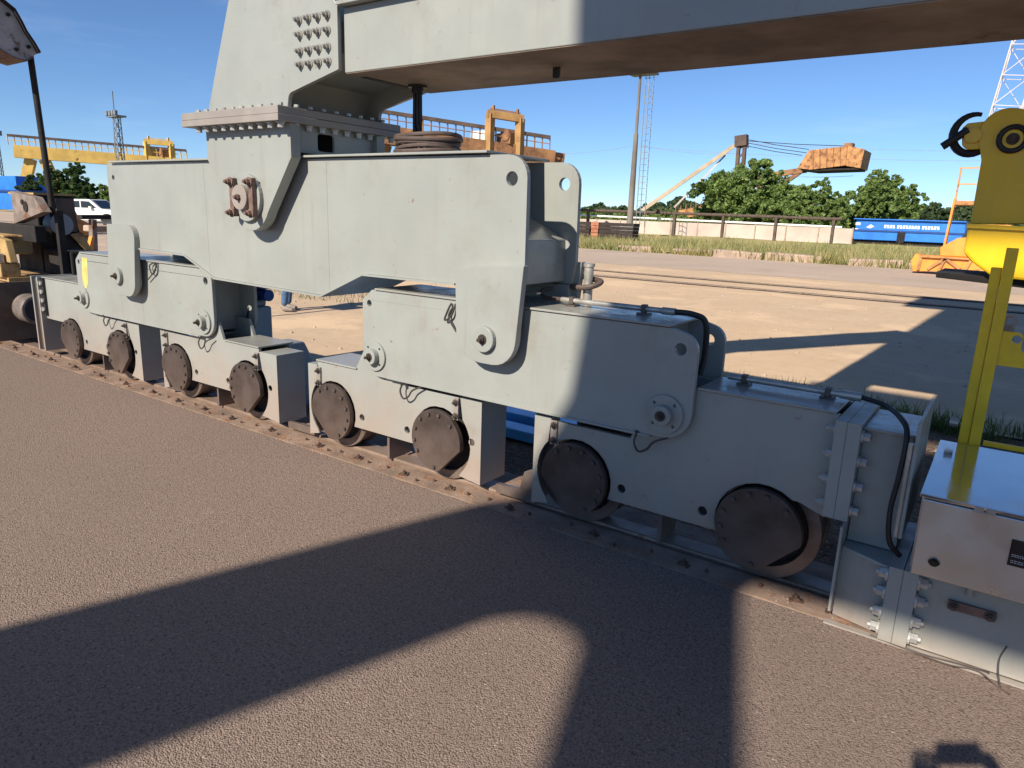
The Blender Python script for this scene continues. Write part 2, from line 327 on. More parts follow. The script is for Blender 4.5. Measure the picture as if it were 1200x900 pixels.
sheet('soil_strip', -5.5, 40, 4.95, 7.05, -0.045, 'soil', 60, 10, 0.015)
sheet('yard', -90, 60, 7.05, 24.0, -0.03, 'yard', 60, 30, 0.006)
sheet('yard_edge', -60, -5.5, 4.95, 7.05, -0.03, 'yard', 30, 6, 0.006)
sheet('yard_road', -90, 60, 24.0, 34.6, -0.026, 'yard_far', 40, 8, 0.006)
sheet('meadow', -110, 60, 35.0, 78, 0.02, 'meadow', 90, 40, 0.10)
sheet('left_yard', -140, -20.5, 3.6, 34.9, -0.022, 'yard_far', 40, 16, 0.01)
# crane rail with base plate, clips and spikes
rail = struct(MB().box(-60, 40, 3.235, 3.365, -0.04, 0.012).build('crane_rail', 'rail_head', bevel=0.012))
MB().box(-60, 40, 3.005, 3.19, -0.10, 0.004).build('rail_edge_beam', 'rail_dust', rail)
MB().box(-60, 40, 3.195, 3.232, -0.10, -0.012).build('rail_foot', 'rail_dust', rail)
MB().box(-60, 40, 3.37, 3.56, -0.10, -0.004).build('rail_foot', 'rail_dust', rail)
cm = MB().box(-0.03, 0.03, -0.016, 0.016, 0, 0.008).box(-0.013, 0.013, -0.012, 0.024, 0.008, 0.016).cyl((0.0, 0.005, 0.016), (0, 0.005, 0.030), 0.009, n=6).mesh('rail_clip'); cm.materials.append(M['clip_rust'])
sm = MB().cyl((0, 0, 0), (0, 0, 0.016), 0.010, 0.008, n=7).mesh('spike'); sm.materials.append(M['clip_rust'])
x = -12.0
while x < -0.35:
    link('rail_clip', cm, None, rail, loc=(x+random.uniform(-.02, .02), 3.075+random.uniform(-.012, .012), 0.004)).rotation_euler.z = random.uniform(-.5, .5)
    link('spike', sm, None, rail, loc=(x+0.13, 3.06+random.uniform(-.02, .02), 0.004)); link('spike', sm, None, rail, loc=(x-0.17, 3.10+random.uniform(-.02, .02), 0.004))
    x += random.uniform(0.36, 0.56)
bb = MB()
for i in range(420):                                     # crumbs of stone and dirt along the asphalt edge
    px = random.uniform(-11, 0.9); py = random.gauss(3.05, 0.05); r = random.uniform(0.0025, 0.007); zz = 0.004 if py > 3.004 else 0.0
    if py > 3.18: continue
    bb.add([(px-r, py-r*.7, zz), (px+r, py-r*.8, zz), (px+r*.8, py+r, zz), (px-r*.7, py+r*.8, zz), (px, py, zz+r*1.1)], [(0,1,4),(1,2,4),(2,3,4),(3,0,4)])
gv = bb.build('gravel_crumbs', 'rail_dust'); gv['kind'] = 'stuff'; gv['label'] = 'loose dirt crumbs along the edge of the asphalt'; gv['category'] = 'gravel'
# yard tracks
for y in (18.4, 20.3):
    t = struct(MB().box(-90, 60, y-0.12, y+0.12, -0.06, -0.012).build('yard_track', 'asphalt_seam'))
    MB().box(-90, 60, y-0.035, y+0.035, -0.012, 0.012).build('rail', 'rail_head', t); MB().box(-90, 60, y+0.16, y+0.42, -0.05, -0.018).build('rail_apron', 'soil', t)

# ------------------------------------------------------------------ the crane running gear
CR = thing('gantry_crane', 'huge pale grey gantry crane leg on stacked equaliser beams and wheel bogies, right end shaded', 'crane', (-4.33, 3.3, 0.0))
B_YM = hexmesh('bolt', 0.018, 0.026, 0.018, True, '-y', 'bolt_steel')
B_YD = hexmesh('bolt', 0.0125, 0.014, 0, False, '-y', 'bolt_dark')
B_YS = hexmesh('bolt', 0.014, 0.018, 0.012, True, '-y', 'bolt_dark')
B_ZD = hexmesh('bolt', 0.020, 0.034, 0.0, True, '-z', 'bolt_zinc'); B_ZU = hexmesh('bolt', 0.018, 0.020, 0.0, False, 'z', 'bolt_zinc')
B_XL = hexmesh('bolt', 0.017, 0.026, 0.012, True, '-x', 'bolt_zinc'); B_XR = hexmesh('bolt', 0.018, 0.034, 0.0, True, 'x', 'bolt_zinc')

# leg and sill beam
lf = rounded([(-4.68, 2.25), (-4.37, 2.91), (-3.52, 4.2), (-1.85, 6.45), (-1.40, 6.30), (-3.08, 4.2), (-3.56, 3.06, 0.1), (-3.345, 2.76), (-3.345, 2.425), (-3.80, 2.325, 0.05), (-3.815, 2.25)])
leg = MB().plate(lf, 2.925, 2.955).build('leg_plate', 'paint', CR, bevel=0.004)
MB().plate(lf, 3.685, 3.715).build('leg_plate', 'paint', CR, bevel=0.004)
MB().plate([(-4.63, 2.25), (-4.33, 2.90), (-3.48, 4.2), (-1.82, 6.42), (-1.43, 6.30), (-3.12, 4.2), (-3.60, 3.0), (-3.40, 2.70), (-3.40, 2.53), (-3.88, 2.43), (-3.95, 2.25)], 2.956, 3.684).build('leg_box', 'paint', CR)
ups = MB().box(-1.72, -1.28, 2.95, 3.66, 2.76, 6.4).box(-1.2799, 2.6, 2.955, 3.655, 3.62, 5.52).box(-0.95, 2.6, 2.96, 3.65, 5.5201, 5.78).box(-1.2799, 2.6, 2.955, 3.655, 5.7801, 6.3).box(-0.66, 2.6, 2.965, 3.645, 3.25, 3.6199).box(-2.5, 6.5, 2.9, 3.7, 9.9, 11.4).box(-1.70, 2.6, 3.0, 3.6, 6.4001, 9.8999)
ups.build('shadow_upper_frame', 'paint', CR)  # unseen blocks added above the sill to shape the yard shadow
sb = MB().box(-3.325, 6.5, 2.957, 3.683, 2.410, 2.752).build('sill_beam', 'paint', CR, bevel=0.004)
MB().box(-3.32, 6.5, 2.962, 3.678, 2.405, 2.4095).build('bottom_flange', 'underside_brown', sb, bevel=0.003)
MB().box(-3.33, 6.5, 2.90, 3.74, 2.754, 2.775).build('top_flange', 'paint', sb, bevel=0.003)
MB().box(-3.319, -3.27, 3.07, 3.56, 2.4015, 2.4045).build('slot_shade', 'hole_shade', sb)  # flat dark plate, paints the shade of an open slot
bolts(B_YM, [(-3.675+0.083*i, 2.925, 2.475+[0, 0.075, 0.165, 0.245][j]) for i in range(4) for j in range(4)], CR)
g = MB().cyl((-3.19, 3.42, 2.4045), (-3.19, 3.42, 2.39), 0.06, n=20).cyl((-3.19, 3.42, 2.3895), (-3.19, 3.42, 2.355), 0.036, n=16).build('cable_gland', 'rubber', CR, smooth=True)
MB().plate(rounded([(-2.14, 2.4045), (-2.14, 2.35, .015), (-2.10, 2.35, .015), (-2.10, 2.4045)]), 3.322, 3.334).build('pad_eye', 'rubber', CR)
b = MB()
for k in range(7):
    a = 2*PI*k/7; b.tube([(-3.19+.02*math.cos(a), 3.42+.02*math.sin(a), 2.37), (-3.19+.022*math.cos(a), 3.42+.022*math.sin(a), 2.2), (-3.185+.024*math.cos(a+.6), 3.42+.026*math.sin(a+.6), 2.10), (-3.17+.05*math.cos(a+1), 3.42+.06*math.sin(a+1), 2.02)], 0.009, 7, smooth=4)
b.build('cable_drop', 'rubber', CR, smooth=True)
coil = thing('cable_coil', 'coil of brown electric cable lying on top of the equaliser beam', 'cable', (-3.10, 3.42, 1.97))
for k in range(6):
    pts = []; rx = random.uniform(0.20, 0.225)
    for i in range(41):
        a = 2*PI*i/40; pts.append((-3.10+rx*math.cos(a)*1.0, 3.42+rx*0.8*math.sin(a), 1.986+0.023*k+0.006*math.sin(2*a+k*1.7)))
    MB().tube(pts, 0.013, 8).build('cable_turn', 'cable_brown', coil, smooth=True)

# saddle flange and saddle brackets
fl = MB().box(-4.84, -3.775, 2.82, 3.88, 2.158, 2.199).box(-4.835, -3.78, 2.825, 3.875, 2.2005, 2.247).build('saddle_flange', 'flange_paint', CR, bevel=0.003)
bolts(B_ZD, [(-4.70+0.0985*i, 2.868, 2.157) for i in range(10)] + [(-3.82, 2.98+0.105*i, 2.157) for i in range(9)], fl)
bolts(B_ZU, [(-4.70+0.0985*i, 2.87, 2.248) for i in range(10)] + [(-3.80, 2.98+0.105*i, 2.248) for i in range(8)], fl)
cx, cz, cr = -4.255, 1.70, 0.215
vo = [(-4.715, 2.157), (-4.715, 1.95)] + [(cx+cr*math.cos(a), cz+cr*math.sin(a)) for a in np.linspace(R(205), R(335), 14)] + [(-3.80, 1.95), (-3.80, 2.157)]
for y0, y1 in ((2.925, 3.0), (3.66, 3.735)):
    MB().plate(vo, y0, y1).build('saddle_plate', 'paint', CR, bevel=0.005)
MB().plate(rounded([(3.0, 1.99), (3.66, 1.99), (3.66, 2.157), (3.0, 2.157)]), -3.86, -3.84, holes=[rounded([(3.17, 2.01, .02), (3.31, 2.01, .02), (3.31, 2.12, .02), (3.17, 2.12, .02)])], axis='x').build('saddle_side', 'paint', CR)
MB().box(-4.70, -4.68, 3.0005, 3.6595, 1.99, 2.157).build('saddle_side', 'paint', CR)
pinb = MB().cyl((cx, 2.925, cz), (cx, 2.895, cz), 0.155, n=32).build('pin_boss', 'paint', CR, bevel=0.004)
MB().cyl((cx, 2.8945, cz), (cx, 2.845, cz), 0.082, n=24).build('pin', 'flange_paint', CR, bevel=0.004)
bolts(hexmesh('nut', 0.022, 0.02, 0.02, False, '-y', 'rusty_plate'), [(cx, 2.845, cz)], CR, 'nut')
for s in (-1, 1):
    MB().box(cx+s*0.105-0.022, cx+s*0.105+0.022, 2.86, 2.894, cz-0.125, cz+0.125).build('keeper_plate', 'rusty_plate', CR, bevel=0.003)
    bolts(hexmesh('bolt', 0.021, 0.032, 0.018, True, '-y', 'rusty_plate'), [(cx+s*0.105, 2.86, cz+q*0.1) for q in (-1, 1)], CR)
MB().cyl((cx, 3.0, cz), (cx, 3.66, cz), 0.08, n=16).build('pin_shaft', 'paint', CR)

# main equaliser beam
MP = rounded([(-6.43, 1.28), (-6.43, 1.955, 0.05), (-2.09, 1.95, 0.12), (-2.085, 1.385), (-2.11, 1.265), (-3.30, 1.262, 0.25), (-3.70, 1.092, 0.06), (-4.92, 1.112, 0.06), (-5.31, 1.262, 0.2), (-6.05, 1.275)])
hol = [circ(-2.185, 1.83, 0.037), circ(-6.33, 1.84, 0.022, 12)]
eq = MB().plate(MP, 3.05, 3.08, holes=hol).build('main_equaliser', 'paint', CR, bevel=0.005)
MB().plate(MP, 3.57, 3.60, holes=hol).build('rear_plate', 'paint', eq, bevel=0.005)
MB().plate([(-6.36, 1.30), (-6.36, 1.90), (-6.32, 1.945), (-2.42, 1.945), (-2.40, 1.64), (-2.16, 1.52), (-2.15, 1.28), (-3.29, 1.282), (-3.70, 1.112), (-4.92, 1.132), (-5.32, 1.28)], 3.081, 3.569).build('box_web', 'paint_top', eq, bevel=0.006)
for x0, x1 in ((-6.33, -4.84), (-3.83, -2.33)):
    MB().box(x0, x1, 3.018, 3.63, 1.958, 1.972).build('top_cover', 'paint_top', eq, bevel=0.003)
MB().box(-4.84, -3.83, 3.075, 3.575, 1.951, 1.957).build('top_cover', 'paint_top', eq)
b = MB()
for (a0, c0), (a1, c1) in zip([(-6.05, 1.268), (-5.31, 1.255), (-4.92, 1.105), (-3.70, 1.085), (-3.30, 1.255)], [(-5.31, 1.255), (-4.92, 1.105), (-3.70, 1.085), (-3.30, 1.255), (-2.55, 1.258)]):
    b.plate([(a0, c0-0.006), (a1, c1-0.006), (a1, c1+0.006), (a0, c0+0.006)], 3.036, 3.614)
b.build('lower_flange', 'paint', eq)
for lx, y0, y1 in ((-2.06, 3.005, 3.0495), (-2.06, 3.6005, 3.645)):
    MB().plate(rounded([(-2.52, 1.36, .1), (-2.50, 0.845, 0.17), (-2.11, 0.845, 0.15), (lx, 1.395)]), y0, y1 if y0 > 3.5 else 3.049).build('lug', 'paint', eq, bevel=0.005)
    MB().plate(rounded([(-6.43, 1.455), (-6.50, 0.86, 0.15), (-6.06, 0.85, 0.13), (-5.97, 1.455, 0.1)]), y0, y1 if y0 > 3.5 else 3.049).build('lug', 'paint', eq, bevel=0.005)
for lo in ((-2.505, -2.11, 0.86), (-6.47, -6.07, 0.86)):                      # lug thickness below the beam, front and back
    for y0, y1 in ((3.0495, 3.09), (3.56, 3.6)):
        MB().plate(rounded([(lo[0]+0.01, 1.261), (lo[0]+0.01, lo[2], 0.16), (lo[1]-0.01, lo[2], 0.14), (lo[1]-0.005, 1.261)]), y0, y1).build('lug_doubler', 'paint', eq, bevel=0.004)
for px_, pz_ in ((-2.295, 0.985), (-6.30, 1.02)):
    MB().cyl((px_, 3.005, pz_), (px_, 2.975, pz_), 0.072, n=24).build('pin_cap', 'paint', eq, bevel=0.004)
    bolts(hexmesh('nut', 0.020, 0.018, 0.022, True, '-y', 'cover_metal'), [(px_, 2.975, pz_)], eq, 'nut')
    MB().cyl((px_, 3.09, pz_), (px_, 3.56, pz_), 0.06, n=14).build('pin', 'paint', eq)
for wx in (-3.62, -4.98):
    b = MB(); zz = 1.13 if wx == -3.62 else 1.16
    while zz < 1.93: b.cyl((wx, 3.0515, zz), (wx, 3.0485, zz+0.001), 0.006, 0.004, n=6); zz += 0.0085
    b.build('weld_bead', 'paint', eq)['kind'] = 'stuff'
# secondary equaliser beams
def secondary(x0, x1, mark):
    P_ = rounded([(x0, 1.09, 0.03), (x0+0.085, 1.158), (x1-0.13, 1.155), (x1, 1.12, 0.10), (x1, 0.615, 0.14), (x0, 0.60, 0.14)])
    h_ = [circ(x0+0.06, 1.07, 0.021, 12), circ(x1-0.085, 1.06, 0.03, 14)]
    s = MB().plate(P_, 3.11, 3.138, holes=h_).build('secondary_equaliser', 'paint', CR, bevel=0.004)
    MB().plate(P_, 3.482, 3.51, holes=h_).build('rear_plate', 'paint', s, bevel=0.004)
    MB().box(x0+0.13, x1-0.2, 3.139, 3.481, 0.64, 1.15).build('box_web', 'paint', s)
    b = MB()
    b.box(x0+0.12, x1-0.14, 3.098, 3.522, 1.160, 1.172); b.build('top_cover', 'paint_top', s, bevel=0.003)
    MB().box(x0+0.22, x1-0.2, 3.10, 3.52, 0.602, 0.614).build('lower_flange', 'paint', s, bevel=0.002)
    for px_ in (x0+0.11, x1-0.135):
        boss = MB().plate(circ(px_, 0.735, 0.097, 30), 3.095, 3.1095, holes=[circ(px_+0.073*math.cos(a), 0.735+0.073*math.sin(a), 0.009, 8) for a in (R(45), R(135), R(225), R(315))]).build('boss_plate', 'paint', s, bevel=0.003)
        MB().cyl((px_, 3.0945, 0.735), (px_, 3.055, 0.735), 0.05, n=22).build('pin_cap', 'paint', s, bevel=0.003)
        bolts(hexmesh('nut', 0.018, 0.016, 0.022, True, '-y', 'cover_metal'), [(px_, 3.055, 0.735)], s, 'nut')
    return s
secR = secondary(-3.375, -1.135, 0); secL = secondary(-7.34, -5.07, 1)
b = MB().plate(rounded([(-7.20, 1.12, .02), (-7.235, 0.90, 0.05), (-7.18, 0.80, 0.03), (-7.12, 0.90, 0.05), (-7.095, 1.12, .02)]), 3.1085, 3.1095); b.build('paint_mark', 'yellow_spray', secL)

# bogies
def cover(x, s, parent):                                  # bearing cover: disc with one chord cut, s=-1 cut to the left, +1 to the right
    z = 0.272; r = 0.198; pts = []
    for a in np.linspace(0, 2*PI, 49)[:-1]:
        d = math.degrees(a)
        if s < 0 and 188 < d < 262: continue
        if s > 0 and 278 < d < 352: continue
        pts.append((x+r*math.cos(a), z+r*math.sin(a)))
    MB().plate(pts, 3.112, 3.149).build('wheel_cover', 'cover_metal', parent, bevel=0.003)
    angs = [100, 72, 45, 18, -8, -32] if s < 0 else [80, 108, 135, 162, 188, 212]
    angs += [128, 300] if s < 0 else [45, 268]
    bolts(B_YD, [(x+0.172*math.cos(R(a)), 3.112, z+0.172*math.sin(R(a))) for a in angs], parent)
def wheel(x, parent):
    b = MB()
    for y0, y1, ro in ((3.215, 3.24, 0.262), (3.2401, 3.36, 0.249), (3.3601, 3.385, 0.262)): b.plate(circ(x, 0.262, ro, 44), y0, y1, holes=[circ(x, 0.262, 0.205, 36)])
    b.build('wheel', 'wheel_steel', parent, bevel=0.003); MB().cyl((x, 3.27, 0.262), (x, 3.33, 0.262), 0.2045, n=36).build('wheel_web', 'recess_black', parent); MB().cyl((x, 3.1495, 0.262), (x, 3.4, 0.262), 0.10, n=20).build('axle', 'recess_black', parent)
def arch(x, r, z0, left_to_right=True):
    a0 = math.asin((z0-0.272)/r); A = np.linspace(PI-a0, a0, 16)
    return [(x+r*math.cos(a), 0.272+r*math.sin(a)) for a in A]
def bogie(xa, xb, top, boxL, boxR, front_only=False):
    zb = 0.195
    xl = xa-0.165; xr = xb+0.155
    low = [(xl, 0.42), (xl, 0.43)]
    # lower outline, from left to right, with the two wheel arches
    aL = arch(xa, 0.212, zb); aR = arch(xb, 0.212, zb)
    # keep only arch points inside the plate ends
    aL = [p for p in aL if p[0] > xl+0.005]; aR = [p for p in aR if p[0] < xr-0.005]
    loop = [(xl, aL[0][1])] + aL + aR + [(xr, aR[-1][1])] + top
    holes = [circ(xa+0.275, 0.275, 0.024, 14), circ(xb-0.275, 0.275, 0.024, 14)]
    s = MB().plate(loop, 3.15, 3.175, holes=holes).build('bogie', 'paint', CR, bevel=0.004)
    MB().plate(loop, 3.425, 3.45).build('rear_plate', 'paint', s)
    MB().box(xa+0.26, xb-0.26, 3.176, 3.424, 0.21, 0.54).build('inner_web', 'hole_shade', s)
    for xw, sg in ((xa, -1), (xb, 1)):
        wheel(xw, s); cover(xw, sg, s)
    for bx in (boxL, boxR):
        if not bx: continue
        x0, x1 = bx; e = (x0+x1)/2
        left = e < (xa+xb)/2
        xc = xa if left else xb
        # end box front plate, curved where the wheel arch cuts it
        rr = 0.25
        arcp = [(xc+rr*math.cos(a), 0.27+rr*math.sin(a)) for a in (np.linspace(R(138), R(232), 12) if left else np.linspace(R(-52), R(42), 12))]
        if left: pts = [(x0, 0.575), (x0, 0.05)] + [(min(p[0], x1), p[1]) for p in reversed(arcp) if p[0] > x0+0.02] + [(x1, 0.575)]
        else: pts = [(x0, 0.575)] + [(max(p[0], x0), p[1]) for p in reversed(arcp) if p[0] < x1-0.02] + [(x1, 0.05), (x1, 0.575)]
        pts2 = [pts[0]]
        for p in pts[1:]:
            if (Vector(p)-Vector(pts2[-1])).length > 1e-4: pts2.append(p)
        ho = [circ(e+(0.012 if not left else -0.02), 0.31, 0.023, 14)] if not left else []
        MB().plate(pts2, 3.148, 3.160, holes=ho).build('end_plate', 'paint', s, bevel=0.002)
        MB().box(x0 if left else x1-0.014, x0+0.014 if left else x1, 3.1605, 3.40, 0.05, 0.575).build('end_side', 'paint', s)
        MB().box(x0+0.015 if left else x0, x1 if left else x1-0.015, 3.1605, 3.40, 0.56, 0.5749).build('end_top', 'paint', s)
        bx0 = (x1+0.004) if left else (x0-0.045)
        MB().box(bx0, bx0+0.04, 3.135, 3.1485, 0.43, 0.565).build('hanger_bracket', 'flange_paint', s, bevel=0.002)
        bolts(B_YS, [(bx0+0.022, 3.135, q) for q in (0.455, 0.54)], s)
    MB().box((xa+xb)/2-0.02, (xa+xb)/2+0.0, 3.2, 3.4, 0.012, 0.21).build('rail_guard', 'wheel_steel', s)
    return s
WX = (-7.66, -6.69, -5.72, -4.72, -3.72, -2.75, -1.765, -0.775)
def lid(x0, x1, z, parent): MB().box(x0, x1, 3.138, 3.462, z, z+0.012).build('lid', 'paint_top', parent, bevel=0.003)
b1 = bogie(WX[0], WX[1], [(WX[1]+0.155, 0.575), (-7.02, 0.575), (-7.14, 0.84), (-8.20, 0.84), (WX[0]-0.165, 0.835)][:0] + [(WX[1]+0.155, 0.575), (-7.02, 0.575), (-7.14, 0.845), (-7.825, 0.845)], None, (WX[1]+0.155, WX[1]+0.36))
b2 = bogie(WX[2], WX[3], [(WX[3]+0.155, 0.60), (-5.02, 0.60), (-5.08, 0.74), (-5.42, 0.74), (-5.5, 0.575), (WX[2]-0.165, 0.575)], (WX[2]-0.25, WX[2]-0.17), (WX[3]+0.16, WX[3]+0.37))
lid(-5.0, WX[3]+0.165, 0.602, b2)
b3 = bogie(WX[4], WX[5], [(WX[5]+0.155, 0.57), (-3.02, 0.572), (-3.08, 0.74), (-3.42, 0.74), (-3.5, 0.605), (WX[4]-0.165, 0.60)], (WX[4]-0.27, WX[4]-0.17), (WX[5]+0.165, WX[5]+0.33))
lid(WX[4]-0.17, -3.48, 0.607, b3)
b4 = bogie(WX[6], WX[7], [(WX[7]+0.27, 0.40), (-0.505, 0.43), (-0.505, 0.872), (-1.36, 0.872), (-1.46, 0.56), (WX[6]-0.165, 0.56)], (WX[6]-0.28, WX[6]-0.17), None)
lid(-1.13, -0.515, 0.874, b4)
# stepped foot plate left of bogie four
MB().plate(rounded([(-2.33, 0.02), (-2.33, 0.075), (-2.16, 0.085, 0.03), (-2.13, 0.20, 0.02), (-2.046, 0.24), (-2.046, 0.02)]), 3.19, 3.22).build('rail_sweeper', 'wheel_steel', b4, bevel=0.002)
MB().plate(rounded([(-4.30, 0.02), (-4.30, 0.07), (-4.12, 0.075), (-4.0, 0.07), (-4.0, 0.02)]), 3.19, 3.22).build('rail_sweeper', 'wheel_steel', b3, bevel=0.002)
# left end buffer plate of bogie one
for x0, x1, z1, mt in ((-8.40, -8.375, 0.855, 'paint'), (-8.26, -8.235, 0.855, 'paint')):
    MB().box(x0, x1, 3.10, 3.50, 0.075, z1).build('end_flange', mt, b1, bevel=0.003)
MB().box(-8.374, -8.261, 3.13, 3.47, 0.09, 0.83).build('end_spacer', 'old_brown', b1)
MB().box(-8.234, -7.828, 3.152, 3.448, 0.42, 0.845).build('end_box', 'paint', b1, bevel=0.003)
bolts(B_XR, [(-8.234, 3.125, z) for z in (0.79, 0.70, 0.61, 0.52)], b1)
MB().box(-8.2335, -8.18, 3.128, 3.1515, 0.46, 0.84).build('joint_cover', 'rubber', b1); bolts(hexmesh('bolt', 0.022, 0.02, 0, False, '-y', 'bolt_zinc'), [(-8.207, 3.128, z) for z in (0.79, 0.70, 0.61, 0.52)], b1)
lid(-8.23, -7.36, 0.847, b1)
# grease hoses hanging at the joints
def hose(pts, parent, r=0.0058): MB().tube(pts, r, 6, smooth=6).build('grease_hose', 'grease_hose', parent, smooth=True)
for x0, z0, p in ((-3.02, 0.61, secR), (-1.40, 0.63, secR), (-6.86, 0.62, secL), (-5.28, 0.62, secL)):
    hose([(x0, 3.125, z0), (x0-0.015, 3.10, z0-0.06), (x0+0.01, 3.10, z0-0.11), (x0+0.055, 3.10, z0-0.09), (x0+0.09, 3.10, z0-0.045), (x0+0.16, 3.115, z0-0.01)], p)
    hose([(x0-0.02, 3.13, z0), (x0-0.01, 3.115, z0-0.015), (x0+0.0, 3.10, z0-0.02)], p, 0.012)
for x0, z0 in ((-2.66, 1.14), (-5.90, 1.16)):
    s_ = 1 if x0 < -5 else -1
    hose([(x0+0.04, 3.10, z0), (x0-0.03*s_, 3.085, z0-0.03), (x0+0.0, 3.085, z0-0.10), (x0+0.05, 3.085, z0-0.07), (x0+0.07, 3.10, z0+0.0)], eq, 0.006)
    hose([(x0+0.05, 3.10, z0-0.02), (x0+0.03, 3.085, z0-0.08), (x0+0.09*-s_, 3.085, z0-0.16)], eq, 0.005)
# gear motors behind the bogies
def gearmotor(x, parent):
    g = MB().box(x-0.17, x+0.17, 3.47, 3.78, 0.50, 0.80).box(x-0.14, x+0.14, 3.50, 3.75, 0.801, 0.86).build('gearbox', 'mast_steel', parent, bevel=0.02)
    MB().cyl((x+0.02, 3.72, 0.90), (x+0.22, 3.72, 0.90), 0.05, n=20).build('motor', 'blue_dark', parent, smooth=True)
    MB().box(x-0.04, x+0.019, 3.60, 3.80, 0.865, 1.0).build('motor_flange', 'mast_steel', parent, bevel=0.01)
    MB().box(x+0.06, x+0.17, 3.68, 3.77, 0.951, 1.02).build('terminal_box', 'blue_dark', parent, bevel=0.006)
    MB().tube([(x+0.12, 3.67, 1.0), (x+0.22, 3.55, 1.05), (x+0.27, 3.5, 0.85), (x+0.2, 3.48, 0.63)], 0.016, 8, smooth=6).build('motor_cable', 'rubber', parent, smooth=True)
gearmotor(-5.42, b2)
MB().plate(rounded([(3.46, 0.0), (3.46, .56), (3.72, .56, .04), (3.80, .40), (3.80, .0)]), -4.95, -4.75, axis='x').build('drive_cover', 'mast_steel', b2, bevel=0.01)
# conduits and cable sockets on the right-hand beam
MB().tube([(-2.12, 3.40, 1.25), (-2.17, 3.36, 1.235), (-2.13, 3.33, 1.205), (-2.02, 3.33, 1.203)], 0.012, 8, smooth=6).build('flexible_cable', 'cable_brown', secR, smooth=True)
MB().cyl((-2.02, 3.33, 1.203), (-1.40, 3.33, 1.203), 0.0145, n=12).cyl((-1.42, 3.33, 1.203), (-1.35, 3.33, 1.203), 0.019, n=12).build('conduit', 'conduit', secR, smooth=True)
for x in (-1.95, -1.52): MB().box(x-0.03, x+0.03, 3.30, 3.36, 1.1725, 1.182).cyl((x, 3.33, 1.182), (x, 3.33, 1.195), 0.014, n=8).box(x-0.012, x+0.012, 3.312, 3.348, 1.186, 1.224).build('conduit_clamp', 'bolt_dark', secR)
MB().tube([(-1.36, 3.33, 1.203), (-1.26, 3.34, 1.20), (-1.20, 3.36, 1.16), (-1.19, 3.36, 1.0), (-1.20, 3.34, 0.9)], 0.015, 8, smooth=6).build('flexible_cable', 'rubber', secR, smooth=True)
MB().cyl((-2.02, 3.62, 1.10), (-2.02, 3.62, 1.37), 0.028, n=14).cyl((-2.02, 3.62, 1.371), (-2.02, 3.62, 1.39), 0.034, n=14).build('cable_socket', 'conduit', secR, smooth=True)
MB().tube([(-2.25, 3.62, 1.27), (-2.1, 3.58, 1.25), (-1.98, 3.57, 1.26), (-1.94, 3.63, 1.29), (-2.05, 3.67, 1.30), (-2.2, 3.67, 1.33)], 0.016, 8, smooth=6).build('flexible_cable', 'cable_brown', secR, smooth=True)
MB().box(-2.42, -2.16, 3.10, 3.16, 1.222, 1.228).box(-2.34, -2.10, 3.2, 3.24, 1.232, 1.24).build('cable_shelf', 'conduit', secR)
MB().cyl((-1.06, 3.36, 0.915), (-0.55, 3.36, 0.915), 0.0145, n=12).cyl((-0.55, 3.36, 0.915), (-0.46, 3.36, 0.915), 0.02, n=12).build('conduit', 'conduit', b4, smooth=True)
for x in (-0.98, -0.60): MB().box(x-0.03, x+0.03, 3.33, 3.39, 0.8865, 0.895).cyl((x, 3.36, 0.895), (x, 3.36, 0.905), 0.014, n=8).box(x-0.012, x+0.012, 3.342, 3.378, 0.897, 0.936).build('conduit_clamp', 'bolt_dark', b4)
# bolted end piece with rail clamp housing
ep = MB().box(-0.402, -0.215, 3.135, 3.47, 0.335, 0.835).build('end_piece', 'paint_clean', CR, bevel=0.004)
MB().box(-0.503, -0.457, 3.065, 3.54, 0.438, 0.868).build('joint_flange', 'paint_clean', ep, bevel=0.003)
MB().box(-0.4565, -0.4025, 3.065, 3.54, 0.438, 0.868).build('joint_flange', 'paint_clean', ep, bevel=0.003)
MB().box(-0.4015, -0.21, 3.115, 3.49, 0.8355, 0.847).build('lid', 'paint_top', ep, bevel=0.003)
bolts(B_XL, [(-0.503, 3.10, z) for z in (0.82, 0.71, 0.60, 0.49)], ep); bolts(B_XR, [(-0.4025, 3.10, z) for z in (0.81, 0.70, 0.59, 0.48)], ep)
MB().box(-0.205, -0.192, 3.0, 3.5, 0.45, 0.93).build('side_plate', 'paint_clean', ep, bevel=0.003)
MB().plate([(-0.415, 0.05), (-0.415, 0.437), (-0.405, 0.437), (-0.405, 0.05)], 3.0, 3.5).build('guard_plate', 'paint_clean', ep)
MB().plate([(-0.404, 3.30), (-0.404, 3.06), (-0.235, 2.985), (-0.205, 2.985), (-0.205, 3.30)], 0.318, 0.332, axis='z').build('gusset', 'paint_clean', ep, bevel=0.002)
MB().plate([(-0.404, 3.30), (-0.404, 3.06), (-0.235, 3.02), (-0.215, 3.02), (-0.215, 3.30)], 0.012, 0.3175, axis='z').build('skirt', 'paint_clean', ep)
MB().tube([(-0.46, 3.36, 0.915), (-0.36, 3.30, 0.91), (-0.28, 3.16, 0.90), (-0.24, 3.06, 0.86), (-0.24, 3.03, 0.7), (-0.25, 3.03, 0.55), (-0.235, 3.03, 0.42), (-0.19, 3.05, 0.36)], 0.011, 8, smooth=6).build('flexible_cable', 'rubber', ep, smooth=True)
MB().cyl((-0.215, 3.02, 0.84), (-0.215, 3.02, 0.45), 0.012, n=10).build('conduit', 'conduit', ep, smooth=True)
cl = MB().box(-0.108, 3.2, 3.0, 3.5, 0.014, 0.40).build('clamp_housing', 'paint_clean', CR, bevel=0.004)
